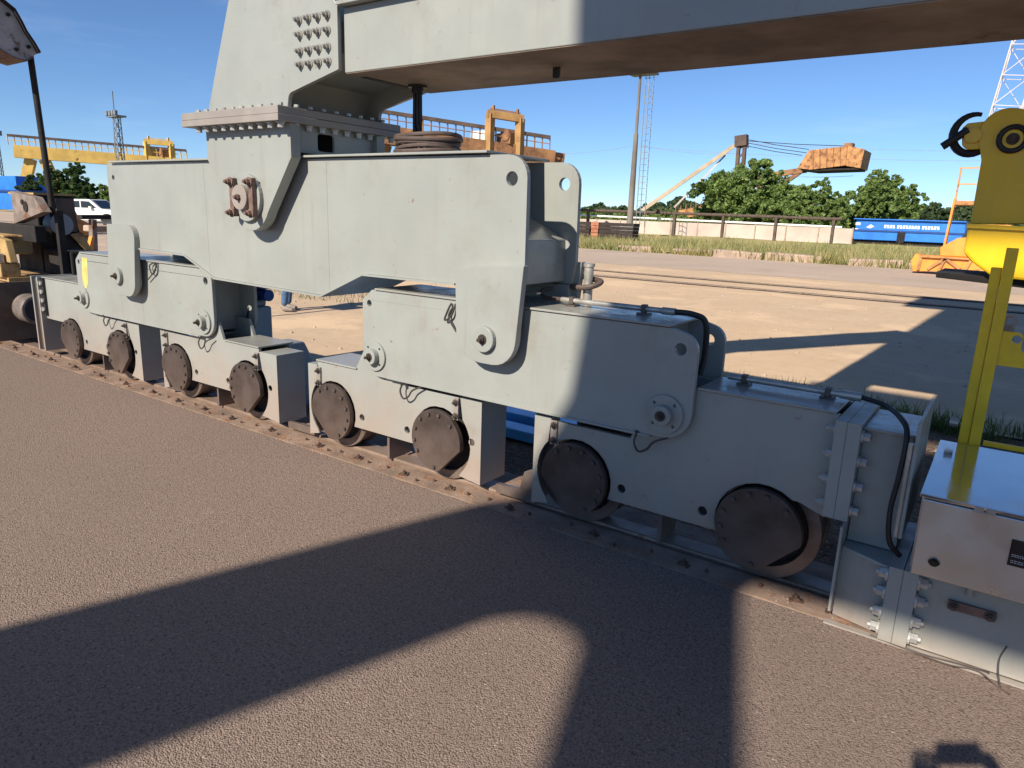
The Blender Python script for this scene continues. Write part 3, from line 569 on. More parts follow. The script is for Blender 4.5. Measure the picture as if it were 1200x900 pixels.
MB().box(-0.213, -0.162, 2.955, 3.5, 0.02, 0.345).build('joint_flange', 'paint_clean', cl, bevel=0.003); MB().box(-0.1615, -0.109, 2.955, 3.5, 0.02, 0.345).build('joint_flange', 'paint_clean', cl, bevel=0.003)
bolts(hexmesh('bolt', 0.022, 0.034, 0.01, True, '-x', 'bolt_zinc'), [(-0.213, 2.985, z) for z in (0.30, 0.22, 0.13, 0.06)], cl)
bolts(hexmesh('bolt', 0.022, 0.034, 0.01, True, 'x', 'bolt_zinc'), [(-0.109, 2.985, z) for z in (0.30, 0.22, 0.13, 0.06)], cl)
MB().box(-0.42, 3.2, 2.968, 2.9995, 0.004, 0.012).build('base_strip', 'paint_clean', cl)
MB().box(0.0, 0.155, 2.985, 2.9995, 0.225, 0.262).build('hand_plate', 'rusty_plate', cl, bevel=0.002); bolts(B_YS, [(0.018, 2.985, 0.244), (0.137, 2.985, 0.244)], cl)
MB().cyl((0.06, 2.99, 0.3), (0.06, 2.99, 0.38), 0.012, n=8).build('stub', 'paint_clean', cl)
# stainless switch cabinet (mounted on the clamp housing)
cb = thing('switch_cabinet', 'shiny stainless steel switch cabinet with black latch, mounted beside yellow post', 'cabinet', (0.2, 3.2, 0.40))
MB().box(-0.143, 0.95, 2.875, 3.60, 0.404, 0.692).build('cabinet_body', 'stainless', cb, bevel=0.005)
MB().box(-0.138, 0.945, 2.858, 2.8745, 0.385, 0.685).build('cabinet_door', 'stainless', cb, bevel=0.005)
MB().plate([(2.850, 0.694), (3.62, 0.712), (3.62, 0.722), (2.850, 0.706)], -0.15, 0.96, axis='x').build('cabinet_roof', 'stainless_top', cb, bevel=0.002)
MB().plate(rounded([(-0.09, 0.452, .008), (-0.075, 0.437, .01), (-0.06, 0.437, .01), (-0.045, 0.452, .008), (-0.06, 0.468, .01), (-0.075, 0.468, .01)]), 2.85, 2.8575).cyl((-0.0675, 2.85, 0.4525), (-0.0675, 2.842, 0.4525), 0.010, n=12).build('door_latch', 'black_plate', cb)
for x in (0.02, 0.055): MB().box(x, x+0.03, 2.846, 2.8495, 0.682, 0.702).build('hinge', 'conduit', cb)
npl = MB().box(0.145, 0.27, 2.8545, 2.8575, 0.515, 0.612).build('name_plate', 'black_plate', cb)
b = MB()
for zz in (0.556, 0.550, 0.534, 0.527):
    xx = 0.153
    while xx < 0.262: w_ = random.uniform(0.003, 0.009); b.box(xx, xx+w_, 2.8538, 2.8544, zz, zz+0.0022); xx += w_+random.uniform(.0015, .003)
b.build('name_print', 'white_print', npl)
MB().plate(circ(0.25, 0.575, 0.011, 12), 2.8538, 2.8544).build('name_print', 'white_print', npl) if False else None
# loose wires at the base of the housing
wr = thing('loose_wire', 'thin loose brown wire trailing on asphalt under the switch cabinet', 'wire', (0.0, 2.97, 0.0))
MB().tube([(-0.24, 2.975, 0.018), (-0.05, 2.965, 0.015), (0.06, 2.955, 0.03), (0.14, 2.95, 0.04), (0.17, 2.96, 0.03)], 0.003, 6, smooth=8).build('strand', 'cable_brown', wr)
MB().tube([(-0.20, 2.97, 0.015), (0.03, 2.955, 0.012), (0.13, 2.95, 0.03), (0.2, 2.92, 0.01), (0.24, 2.90, 0.006)], 0.003, 6, smooth=8).build('strand', 'cable_brown', wr)
w2 = MB().tube([(0.21, 2.915, 0.006), (0.195, 2.94, 0.05), (0.19, 2.965, 0.10), (0.205, 2.98, 0.15)], 0.003, 6, smooth=8).build('twig_wire', 'grease_hose', None); tag(w2, 'short upright bent wire leaning on the grey clamp housing', 'wire')

# ------------------------------------------------------------------ yellow post, yellow anchor block behind the cabinet
yp = thing('yellow_post', 'yellow steel angle post with side bracket standing behind the stainless cabinet', 'post', (-0.03, 3.66, 0.0))
MB().box(-0.085, -0.045, 3.655, 3.70, -0.04, 1.50).build('post_leg', 'yellow_frame', yp, bevel=0.003)
MB().box(-0.044, 0.0, 3.645, 3.66, -0.04, 1.585).box(-0.044, -0.03, 3.6605, 3.70, -0.04, 1.585).build('post_leg', 'yellow_frame', yp, bevel=0.003)
MB().plate(rounded([(0.0005, 1.085), (0.50, 1.085), (0.50, 1.15), (0.075, 1.15, 0.02), (0.075, 1.235, 0.02), (0.0005, 1.235)]), 3.66, 3.672, holes=[circ(0.055, 1.205, 0.018, 12)]).build('bracket', 'yellow_frame', yp, bevel=0.002)
MB().box(0.085, 0.5, 3.661, 3.73, 1.195, 1.235).build('bracket_rail', 'yellow_frame', yp, bevel=0.002)
MB().plate(circ(0.02, 1.275, 0.028, 16), 3.70, 3.712, holes=[circ(0.02, 1.275, 0.014, 12)]).box(0.0, 0.04, 3.7, 3.712, 1.2, 1.25).build('eye', 'flange_paint', yp)
MB().cyl((-0.13, 3.68, 0.80), (-0.096, 3.68, 0.80), 0.02, n=10).build('stub', 'conduit', yp)
MB().box(0.01, 0.6, 3.68, 3.70, 0.715, 0.735).build('foot_rail', 'yellow_frame', yp)
ya = thing('yellow_anchor_block', 'bright yellow hooked arm block with black ring at the right picture edge', 'machine', (0.1, 4.1, 0.0))
Pt = lambda x, y, Y=4.0: tuple((lambda p: (p.x, p.z))(at(x, y, Y)))
arm = [Pt(1137, 262), Pt(1150, 188)] + [Pt(1187+42*math.cos(a), 166-40*math.sin(a)) for a in np.linspace(R(168), R(12), 14)] + [Pt(1222, 200), Pt(1210, 262)]
MB().plate(arm, 4.0, 4.11).build('arm', 'yellow_paint', ya, bevel=0.006)
MB().plate([Pt(1135, 264), Pt(1250, 270), Pt(1250, 334), Pt(1163, 324), Pt(1139, 306), Pt(1130, 296)], 3.95, 4.45).build('housing', 'yellow_paint', ya, bevel=0.012)
MB().plate([Pt(1134, 262), Pt(1250, 268), Pt(1250, 273), Pt(1134, 267)], 3.935, 4.15).build('seam_plate', 'yellow_paint', ya)
p = at(1187, 163, 3.99)
MB().cyl((p.x, 4.0, p.z), (p.x, 3.985, p.z), 0.062, n=22).build('pin_plate', 'yellow_paint', ya, bevel=0.003)
b = MB(); b.tube([(p.x+0.052*math.cos(a), 3.982, p.z+0.052*math.sin(a)) for a in np.linspace(0, 2*PI, 25)], 0.012, 8); b.build('ring_nut', 'rubber', ya, smooth=True)
bolts(hexmesh('nut', 0.018, 0.02, 0.02, True, '-y', 'old_brown'), [(p.x, 3.985, p.z)], ya, 'nut')
MB().plate([Pt(1127, 150), Pt(1134, 144), Pt(1160, 141), Pt(1156, 174), Pt(1134, 175), Pt(1127, 170)], 4.01, 4.10).build('clevis', 'yellow_paint', ya, bevel=0.004)
p2 = at(1141, 160, 4.04)
b = MB(); b.tube([(p2.x+0.082*math.cos(a)-0.004, 4.055, p2.z+0.088*math.sin(a)+0.012) for a in np.linspace(R(75), R(345), 22)], [0.009+0.010*math.sin(PI*i/21) for i in range(22)], 8); b.build('shackle', 'rubber', ya, smooth=True)
MB().cyl((p2.x+0.0, 4.01, p2.z), (p2.x, 3.99, p2.z), 0.034, n=16).build('shackle_pin', 'yellow_paint', ya)
q0 = at(1135, 152, 4.0); q1 = at(1104, 172, 4.0); MB().tube([q0, q1], 0.018, 10).build('lock_bar', 'rubber', ya, smooth=True)
MB().plate([Pt(1099, 324, 4.1), Pt(1150, 330, 4.1), Pt(1215, 338, 4.1), Pt(1215, 330, 4.1), Pt(1150, 322, 4.1), Pt(1099, 318, 4.1)], 4.0, 4.5).build('base_pad', 'old_black', ya)
MB().box(0.28, 0.50, 4.0, 4.4, -0.04, 1.36).build('stand', 'yellow_paint', ya, bevel=0.01)
MB().plate([Pt(1192, 262), Pt(1204, 215), Pt(1250, 215), Pt(1250, 262)], 4.16, 4.28).build('guard', 'yellow_paint', ya)

# ------------------------------------------------------------------ blue pipes lying behind the rail
for i, (y0, lab) in enumerate(((4.22, 'blue flat board lying behind the rail, nearer of two'), (4.50, 'blue flat board lying behind the rail, farther of two'))):
    tag(MB().box(-11.5, -1.2, y0, y0+0.17, -0.03, 0.05+0.03*i).build('blue_board', 'blue_pipe', None, bevel=0.008), lab, 'board', 'blue boards behind the rail')

# ------------------------------------------------------------------ neighbouring old crane on the same rail (left edge)
oc = thing('old_crane_carriage', 'worn yellow and black crane carriage with fat round buffer at the left edge', 'crane', (-9.8, 3.4, 0.0))
MB().box(-13.0, -9.22, 3.08, 3.70, 0.10, 0.70).build('frame', 'old_yellow', oc, bevel=0.01)
MB().box(-9.2195, -9.19, 3.0, 3.75, 0.06, 0.72).build('end_plate', 'old_brown', oc, bevel=0.004)
MB().box(-9.9, -9.25, 3.02, 3.0795, 0.16, 0.68).build('side_panel', 'old_yellow', oc, bevel=0.006)
MB().cyl((-9.19, 3.33, 0.42), (-8.92, 3.33, 0.42), 0.165, n=32).build('buffer_housing', 'rubber_buffer', oc, bevel=0.012)
MB().cyl((-8.919, 3.33, 0.42), (-8.9185, 3.33, 0.42), 0.13, n=28).build('buffer_recess_shade', 'hole_shade', oc)  # flat dark disc, paints the shade of a hollow buffer end
MB().cyl((-8.375, 3.30, 0.34), (-8.62, 3.30, 0.34), 0.12, n=28).build('buffer', 'conduit', b1, bevel=0.01)
MB().cyl((-11.1, 3.26, 0.26), (-11.1, 3.36, 0.26), 0.25, n=32).build('wheel', 'wheel_steel', oc); MB().cyl((-9.75, 3.26, 0.26), (-9.75, 3.36, 0.26), 0.25, n=32).build('wheel', 'wheel_steel', oc)
MB().box(-10.9, -9.25, 3.2, 3.9, 0.715, 0.76).build('deck', 'old_yellow', oc)
MB().box(-9.50, -9.30, 3.15, 3.35, 0.762, 0.92).build('bearing_block', 'old_yellow', oc, bevel=0.01)
MB().plate([(-9.62, 0.93), (-9.20, 0.93), (-9.28, 1.18), (-9.7, 1.22)], 3.22, 3.30).build('tilted_plate', 'old_yellow', oc, bevel=0.01)
MB().box(-9.42, -9.30, 3.12, 3.2, 0.93, 1.03).build('junction_box', 'conduit', oc, bevel=0.01)
MB().box(-10.6, -9.55, 3.3, 3.6, 1.0, 1.22).build('drive_housing', 'old_yellow', oc, bevel=0.02)
MB().plate([(-9.72, 1.35), (-8.93, 1.50), (-9.12, 1.66), (-9.74, 1.72)], 3.5, 3.6).build('cheek_plate', 'old_grey', oc, bevel=0.006)
MB().cyl((-9.35, 3.6, 1.55), (-9.35, 3.49, 1.55), 0.06, n=14).cyl((-9.42, 3.6, 1.60), (-9.42, 3.485, 1.60), 0.03, n=10).build('shaft_end', 'old_black', oc)
MB().box(-10.9, -9.2, 3.5, 3.62, 1.15, 1.34).build('cross_beam', 'old_black', oc, bevel=0.01)
TX = -9.75; yl_ = atx(42, 240, TX).y; yr_ = atx(87, 240, TX).y; zt_ = atx(60, 229, TX).z
MB().plate([(yl_, 0.3), (yr_+0.12, 0.3), (yr_+0.12, 1.02), (yr_+0.02, 1.3), (yr_, zt_), (yl_, zt_)], TX-0.7, TX, axis='x').build('tower', 'old_black', oc, bevel=0.012)  # near-black colour stands in for the shade on the tower
MB().box(TX-0.72, TX+0.02, yl_-0.02, yr_+0.02, zt_+0.001, zt_+0.025).build('tower_cap', 'old_yellow', oc)
MB().box(TX+0.0005, TX+0.03, yr_-0.22, yr_-0.01, 1.25, zt_-0.03).build('tower_panel', 'old_brown', oc)
MB().plate([(yr_-0.10, 1.22), (yr_+0.03, 1.25), (yr_+0.14, 1.0), (yr_+0.10, 0.98)], TX+0.001, TX+0.06, axis='x').build('diagonal_strap', 'old_yellow', oc)
MB().box(-9.05, -8.98, 3.66, 3.73, 0.75, 1.52).build('upright', 'old_black', oc)
MB().cyl((-9.65, 3.9, 1.35), (-9.45, 3.9, 1.35), 0.13, n=20).build('brake_drum', 'mast_steel', oc)
MB().box(-9.7, -8.95, 3.75, 4.04, 0.762, 1.06).build('motor_housing', 'old_black', oc, bevel=0.02)
fp = thing('flood_lamp_pole', 'thin black pole with a dented grey metal hood on top at upper left', 'lamp', (-9.75, 4.0, 0.75))
PX_ = -9.5; pa = atx(59, 228, PX_); pb = atx(35, 62, PX_)
MB().tube([(PX_, pa.y, 0.75), (PX_, pa.y, pa.z), (PX_, pb.y, pb.z)], 0.034, 10).build('pole', 'old_black', fp, smooth=True)
HX = -9.4; H = lambda x, y: tuple((lambda q: (q.y, q.z))(atx(x, y, HX)))
hood = [H(-60, -40), H(-20, -14), H(3, 3), H(14, 12), H(22, 26), H(28, 38), H(37, 51), H(44, 63), H(38, 66), H(30, 71), H(14, 66), H(0, 57), H(-50, 40)]
MB().plate(hood, HX-0.02, HX, axis='x').build('hood_plate', 'hood_grey', fp, bevel=0.004)
b = MB()
for i in range(2, 8): b.plate([hood[i-1], hood[i], (hood[i][0]+0.02, hood[i][1]+0.015), (hood[i-1][0]+0.02, hood[i-1][1]+0.015)], HX-0.5, HX+0.05, axis='x')
b.build('hood_shell', 'old_black', fp)
b = MB()
for i in range(8, 12): b.plate([hood[i], hood[i+1], (hood[i+1][0], hood[i+1][1]-0.012), (hood[i][0], hood[i][1]-0.012)], HX-0.5, HX+0.02, axis='x')
b.build('hood_shell', 'rusty_plate', fp)
bolts(hexmesh('bolt', 0.022, 0.02, 0.0, False, 'x', 'old_black'), [(HX,)+H(33, 55), (HX,)+H(19, 58), (HX,)+H(9, 17)], fp)
# second piece of the old machinery behind the bogie: orange bucket, rack
ob = thing('orange_hopper', 'orange sloped steel hopper on a grey trough behind the left bogie', 'hopper', (-12.5, 4.8, 0))
Q = lambda x, y, X=-12.2: tuple((lambda q: (q.y, q.z))(atx(x, y, X)))
MB().plate([Q(80, 245), Q(88, 246), Q(93, 256), Q(105, 262), Q(107, 274), Q(83, 274)], -12.9, -12.2, axis='x').build('hopper', 'orange_rust', ob, bevel=0.01)
MB().plate([Q(83, 277), Q(106, 277), Q(103, 285), Q(90, 285)], -12.9, -12.15, axis='x').build('trough', 'mast_steel', ob, bevel=0.01)
MB().plate([Q(82, 274.3), Q(108, 274.3), Q(108, 276.7), Q(82, 276.7)], -12.9, -12.12, axis='x').build('rim', 'old_yellow', ob)
MB().plate([Q(92, 285.3), Q(96, 285.3), Q(96, 330), Q(92, 330)], -12.8, -12.6, axis='x').build('stand', 'old_black', ob)
K = lambda x, y: Q(x, y, -11.4)
rk = thing('rusty_rack', 'rusty steel rack with a dark channel and one stout post behind left beam', 'rack', (-11.4, 4.6, 0))
MB().plate([K(96, 252), K(150, 252), K(150, 257), K(96, 257)], -11.55, -11.4, axis='x').build('channel', 'old_black', rk)
MB().plate([K(107, 257.3), K(113, 257.3), K(116, 330), K(109, 330)], -11.5, -11.38, axis='x').build('post', 'old_grey', rk, bevel=0.008)
for y0 in (260, 273): MB().plate([K(113, y0), K(150, y0), K(150, y0+2), K(113, y0+2)], -11.5, -11.45, axis='x').build('rail_bar', 'conduit', rk)
MB().plate([K(115, 265), K(140, 265), K(140, 272.6), K(115, 272.6)], -11.9, -11.55, axis='x').build('load', 'concrete', rk, bevel=0.02)
MB().plate([K(90, 292), K(103, 290), K(106, 277), K(109, 277), K(107, 296), K(91, 297)], -11.45, -11.35, axis='x').build('curved_plate', 'orange_paint', rk)
# ------------------------------------------------------------------ unseen portal frame added behind the camera, outlined to cast the apron shadow
YC = -6.0; TE = 1/math.tan(SUN_EL); TA = math.tan(SUN_AZ)
def caster(X, Y): return (X-(Y-YC)*TA, (Y-YC)/(TE/math.cos(SUN_AZ)))
shp = [(-5.06, -5.9), (-2.995, .847), (-2.32, 2.926), (-2.05, 3.4), (-1.76, 4.1), (-1.67, 4.8), (-1.62, 8.0), (5, 8.0), (5, 6.5), (-0.45, 6.5), (-0.45, 6.0), (5, 6.0), (5, 3.28), (-0.75, 3.25), (-0.80, 2.971), (-0.46, 1.928), (2.2, -5.9), (1.65, -5.9),
       (-0.902, 1.586), (-1.10, 2.15), (-1.15, 2.29), (-1.24, 2.37), (-1.36, 2.38), (-1.47, 2.33), (-1.56, 2.22), (-2.035, .734), (-4.1, -5.9)]
op = thing('shadow_portal_leg', 'tall grey A-shaped frame added behind the viewer to cast the apron shadow', 'shadow caster', (-1.5, YC, 0))
MB().plate([caster(*p_) for p_ in shp], YC-0.12, YC+0.12).build('shadow_outline_frame', 'paint', op)
MB().box(-6, 4, YC-0.3, YC+0.3, 0.0, 0.35).build('foot_beam', 'paint', op)

# ------------------------------------------------------------------ people
def skin_body(name, pts, edges, material, parent=None, sub=2):
    me = bpy.data.meshes.new(name); me.from_pydata([p_[:3] for p_ in pts], edges, []); o = bpy.data.objects.new(name, me); COL.objects.link(o)
    me.materials.append(M[material])
    sk = o.modifiers.new('skin', 'SKIN'); sk.use_smooth_shade = True
    for i, p_ in enumerate(pts):
        v = me.skin_vertices[0].data[i]; v.radius = (p_[3], p_[4] if len(p_) > 4 else p_[3])
    me.skin_vertices[0].data[0].use_root = True
    ss = o.modifiers.new('sub', 'SUBSURF'); ss.levels = sub; ss.render_levels = sub
    if parent:
        o.parent = parent; o.matrix_parent_inverse = Matrix.Translation(-Vector(parent.get('_base', (0, 0, 0))))
    return o
def ellipsoid(b, c, rx, ry, rz, n=14, m_=10):
    vs = []; fs = []
    for j in range(m_+1):
        t = PI*j/m_
        for i in range(n): a = 2*PI*i/n; vs.append((c[0]+rx*math.sin(t)*math.cos(a), c[1]+ry*math.sin(t)*math.sin(a), c[2]+rz*math.cos(t)))
    for j in range(m_):
        for i in range(n): fs.append((j*n+i, j*n+(i+1) % n, (j+1)*n+(i+1) % n, (j+1)*n+i))
    b.add(vs, fs)
def person(name, label, base, yaw, arms):
    root = thing(name, label, 'person', base)
    ca, sa = math.cos(yaw), math.sin(yaw)
    T = lambda p_: (base[0]+p_[0]*ca-p_[1]*sa, base[1]+p_[0]*sa+p_[1]*ca, base[2]+p_[2]) + tuple(p_[3:])
    leg_ = [(0, 0, .96, .15, .11), (-.10, 0, .90, .10), (-.11, .02, .50, .065), (-.12, -.02, .09, .055), (.10, 0, .90, .10), (.12, .06, .50, .065), (.14, .02, .09, .055)]
    skin_body('trousers', [T(p_) for p_ in leg_], [(0,1),(1,2),(2,3),(0,4),(4,5),(5,6)], 'jeans', root)
    up = [(0, 0, .98, .15, .11), (0, 0, 1.2, .155, .11), (0, -.01, 1.40, .17, .105), (0, 0, 1.48, .07)] + arms
    E_ = [(0,1),(1,2),(2,3),(2,4),(4,5),(5,6),(2,7),(7,8),(8,9)]
    skin_body('jacket', [T(p_) for p_ in up], E_, 'jacket', root)
    hd = [(0, 0.0, 1.46, .055), (0, .01, 1.54, .055), (0, .03, 1.60, .072, .085), (0, .02, 1.68, .080, .095), (0, .01, 1.735, .055)]
    skin_body('head', [T(p_) for p_ in hd], [(0,1),(1,2),(2,3),(3,4)], 'skin', root)
    b_ = MB(); c = T((0, -.015, 1.685)); ellipsoid(b_, c, .088, .098, .085); b_.build('hair', 'hair', root, smooth=True)
    for s_ in (-1, 1):
        w_ = arms[2] if s_ < 0 else arms[5]
        d = Vector(w_[:3])-Vector((arms[1] if s_ < 0 else arms[4])[:3]); d.normalize(); w0 = Vector(w_[:3])
        side = d.cross(Vector((0, 0, 1))); side = side.normalized() if side.length > .1 else Vector((0, 1, 0))
        hand = [tuple(w0)+(.026,), tuple(w0+d*.05)+(.034, .018)]; he = [(0, 1)]
        for k in range(4):
            f0 = w0+d*.085+side*(k-1.5)*.02; f1 = f0+d*(.035+.01*(k in (1, 2))); f2 = f1+d*.015+Vector((0, 0, -.018)); n0 = len(hand)
            hand += [tuple(f0)+(.0095,), tuple(f1)+(.009,), tuple(f2)+(.008,)]; he += [(1, n0), (n0, n0+1), (n0+1, n0+2)]
        n0 = len(hand); th = w0+d*.035-side*.035*s_; hand += [tuple(th)+(.011,), tuple(th+d*.035-side*.012*s_)+(.0095,)]; he += [(0, n0), (n0, n0+1)]
        skin_body('hand', [T(p_) for p_ in hand], he, 'skin', root)
        fx, fy = ((-.12, -.02) if s_ < 0 else (.14, .02))
        shoe = [(fx, fy-.04, .055, .045, .05), (fx, fy+.06, .05, .045, .045), (fx, fy+.16, .035, .04, .03)]
        skin_body('boot', [T(p_) for p_ in shoe], [(0,1),(1,2)], 'boot', root)
    return root
hang = [(-.19, 0, 1.40, .06), (-.23, .02, 1.12, .045), (-.23, .10, .88, .036), (.19, 0, 1.40, .06), (.23, .02, 1.12, .045), (.23, .10, .88, .036)]
person('person', 'person in blue jeans walking in the yard, only lower legs seen under the beam', (-9.75, 7.3, -0.03), R(-60), hang)
hold = [(-.19, 0, 1.38, .06), (-.32, .20, 1.27, .045), (-.15, .395, 1.55, .032), (.19, 0, 1.38, .06), (.33, .20, 1.28, .045), (.15, .395, 1.55, .032)]
fwd = Vector((FW.x, FW.y, 0)).normalized()
pb_ = Vector((0, 0, 0))-fwd*0.47
ph = person('person', 'photographer in dark jacket standing behind the camera holding up a phone', (pb_.x, pb_.y, 0.0), YAW, hold)
phb = bpy.data.meshes.new('phone'); bq = MB().box(-0.082, 0.068, -0.039, 0.039, 0.018, 0.027); po = bq.build('phone', 'black_plate', None, bevel=0.004)
po.matrix_world = cam.matrix_world.copy(); tag(po, 'black smartphone held up by the photographer behind the camera', 'phone')

# ------------------------------------------------------------------ vegetation
def leaf_mesh(name, centers, radii, per, size, material, flat=0.75):
    C = np.repeat(np.asarray(centers, float), per, axis=0); Rr = np.repeat(np.asarray(radii, float), per); n = len(C)
    d = RNG.normal(size=(n, 3)); d /= np.linalg.norm(d, axis=1)[:, None]; rad = Rr*RNG.uniform(0.25, 1.05, n)**0.6
    P_ = C+d*rad[:, None]*np.array([1, 1, flat])
    nrm = d*0.6+RNG.normal(size=(n, 3))*0.7+np.array([0, 0, 0.35]); nrm /= np.linalg.norm(nrm, axis=1)[:, None]
    u = np.cross(nrm, RNG.normal(size=(n, 3))); u /= np.linalg.norm(u, axis=1)[:, None]; v = np.cross(nrm, u)
    s = size*RNG.uniform(0.6, 1.3, n)[:, None]
    V = np.empty((n, 4, 3)); V[:, 0] = P_-u*s; V[:, 1] = P_+v*s*0.6; V[:, 2] = P_+u*s; V[:, 3] = P_-v*s*0.6
    me = bpy.data.meshes.new(name); me.vertices.add(n*4); me.vertices.foreach_set('co', V.reshape(-1))
    me.loops.add(n*4); me.loops.foreach_set('vertex_index', np.arange(n*4)); me.polygons.add(n); me.polygons.foreach_set('loop_start', np.arange(n)*4); me.polygons.foreach_set('loop_total', np.full(n, 4)) if False else None
    me.update(calc_edges=True); me.validate(); me.materials.append(M[material]); return me
def tree(label, base, lobes, material, leaf=0.34, per=90, dens=1.0, name='tree', group=None, cat='tree', trunk_r=0.25):
    """lobes: list of (dx, dy, z, rx, rz)"""
    t = thing(name, label, cat, base, group); base = Vector(base); cs = []; rs = []
    for dx, dy, z, rx, rz in lobes:
        n = max(8, int(34*dens*(rx*rx*rz)**0.5))
        for k in range(n):
            d = RNG.normal(size=3); d /= np.linalg.norm(d); q = RNG.uniform(0.55, 1.12)
            if RNG.random() < 0.2: q *= 1.22
            cs.append((base.x+dx+d[0]*rx*q, base.y+dy+d[1]*rx*q, base.z+max(0.4, z+d[2]*rz*q))); rs.append(rx*RNG.uniform(0.08, 0.24))
    link('crown', leaf_mesh('crown', cs, rs, per, leaf, material), material, t)
    b_ = MB(); top = max(l[2] for l in lobes)
    b_.tube([base, base+Vector((0.1, 0, top*0.35)), base+Vector((-0.1, 0.1, top*0.75))], [trunk_r, trunk_r*0.75, trunk_r*0.3], 9)
    for dx, dy, z, rx, rz in lobes: b_.tube([base+Vector((0.05, 0, top*0.25)), base+Vector((dx*0.5, dy*0.5, z*0.7)), base+Vector((dx, dy, z))], [trunk_r*0.45, trunk_r*0.3, trunk_r*0.1], 6)
    b_.build('trunk', 'bark', t); return t
def treepx(label, x, ytop, wpx, Y, material='leaf', lob=5, leaf=0.34, per=80, dens=1.0, cat='tree', group=None, name='tree'):
    p = at(x, ytop, Y); D = (p-CP).length; Wd = wpx/FPX*D*0.92; Hh = p.z; base = (p.x, Y, -0.02); L_ = []
    L_.append((random.uniform(-.06, .06)*Wd, 0, Hh*0.62, Wd*0.24, Hh*0.24)); L_.append((random.uniform(-.05, .08)*Wd, 0, Hh*0.86, Wd*0.11, Hh*0.13))
    for k in range(lob):
        a = 2*PI*k/lob+random.uniform(-.3, .3); q = random.uniform(0.22, 0.34)*Wd
        L_.append((math.cos(a)*q, math.sin(a)*q, Hh*random.uniform(0.22, 0.66), Wd*random.uniform(0.11, 0.21), Hh*random.uniform(0.13, 0.22)))
    return tree(label, base, L_, material, leaf, per, dens, name=name, cat=cat, group=group)
treepx('big spreading green tree left of the hanging orange box', 893, 184, 150, 84, lob=14, per=64, leaf=0.21, dens=0.85)
treepx('medium tree below the hanging orange box', 958, 206, 78, 82, lob=9, per=56, leaf=0.21, dens=0.8)
treepx('round tree standing above the blue wagon', 1035, 199, 96, 92, lob=12, per=60, leaf=0.22, dens=0.8)
treepx('small pale tree right of the wagon tree', 1095, 236, 60, 98, 'leaf_far', lob=6, per=45, leaf=0.26)
treepx('dark green tree behind the white pickup truck', 85, 187, 62, 22.0*1.6, 'leaf_dark', lob=11, per=60, leaf=0.15, dens=1.3)
treepx('low round bush beside the white pickup truck', 122, 215, 34, 36, 'leaf', lob=4, per=70, leaf=0.2, cat='bush', name='bush')
treepx('small distant tree behind the yellow gantry leg', 36, 205, 30, 42, 'leaf_far', lob=4, per=60, leaf=0.3)
hedge = [(700, 243, 40, 120), (722, 246, 40, 112), (690, 252, 46, 90), (770, 243, 56, 125), (800, 236, 46, 150), (830, 242, 40, 130), (785, 252, 50, 88), (850, 246, 50, 95), (725, 256, 40, 82), (990, 240, 50, 105), (1080, 246, 46, 108), (1130, 243, 50, 118), (1165, 246, 60, 125), (940, 246, 60, 96), (655, 246, 60, 110)]
HL = ['far shrub just left of the concrete mast', 'far shrub directly behind the concrete mast foot', 'near shrub behind the dark timber stacks', 'far shrub behind the lower end of the pale boom', 'most distant shrub, its crown rising above the conveyor', 'far shrub behind the upper end of the conveyor', 'near shrub under the rusty conveyor', 'near shrub at the left foot of the big spreading tree', 'near shrub right behind the footing of the concrete mast', 'far shrub between the medium tree and the wagon tree', 'far shrub behind the right half of the blue wagon', 'far shrub behind the ladder of the orange machine', 'far shrub behind the yellow arm block', 'near shrub below the medium tree', 'far shrub hidden behind the rear beam lug']
for i, (x, y, w_, Y) in enumerate(hedge):
    o = treepx(HL[i], x, y-5, w_*1.75, Y, 'leaf_far' if Y > 110 else 'leaf', lob=9, per=44, leaf=0.30, dens=1.2, cat='shrub', group='shrubs along the horizon', name='shrub')

def grass(name, label, pts, hmin, hmax, wd, material):
    n = len(pts); P_ = np.asarray(pts, float); a = RNG.uniform(0, 2*PI, n); h = RNG.uniform(hmin, hmax, n); ln = RNG.normal(0, 0.35, (n, 2))*h[:, None]
    dx = np.stack([np.cos(a), np.sin(a), np.zeros(n)], 1)*wd; V = np.empty((n, 3, 3)); V[:, 0] = P_-dx; V[:, 1] = P_+dx
    V[:, 2] = P_+np.stack([ln[:, 0], ln[:, 1], h], 1); me = bpy.data.meshes.new(name)
    me.from_pydata(V.reshape(-1, 3).tolist(), [], np.arange(n*3).reshape(-1, 3).tolist()); me.materials.append(M[material])
    o = link(name, me, material); o['kind'] = 'stuff'; o['label'] = label; o['category'] = 'grass'; return o
pts = []
for k in range(900):                                      # clumps in the meadow
    cx_ = random.uniform(-48, 6); cy_ = 34.9+abs(random.gauss(0, 12)); r_ = random.uniform(0.2, 0.9); n = int(22*r_/0.5)
    if cy_ > 72: continue
    for i in range(n): pts.append((cx_+random.gauss(0, r_), max(34.75, cy_+random.gauss(0, r_*0.6)), 0.0))
for k in range(260):
    cx_ = random.uniform(-46, 4); r_ = random.uniform(0.15, 0.6)
    for i in range(14): pts.append((cx_+random.gauss(0, r_), 34.12+abs(random.gauss(0, 0.25)), -0.02))
grass('meadow_grass', 'tall dry and green grass beyond the kerb stones', pts, 0.12, 0.62, 0.03, 'grass_green')
pts = []
for k in range(210):
    cx_ = random.uniform(-5, 1.6); cy_ = random.gauss(7.12, 0.16); n = random.randint(8, 40)
    for i in range(n): pts.append((cx_+random.gauss(0, 0.09), cy_+random.gauss(0, 0.06), -0.05))
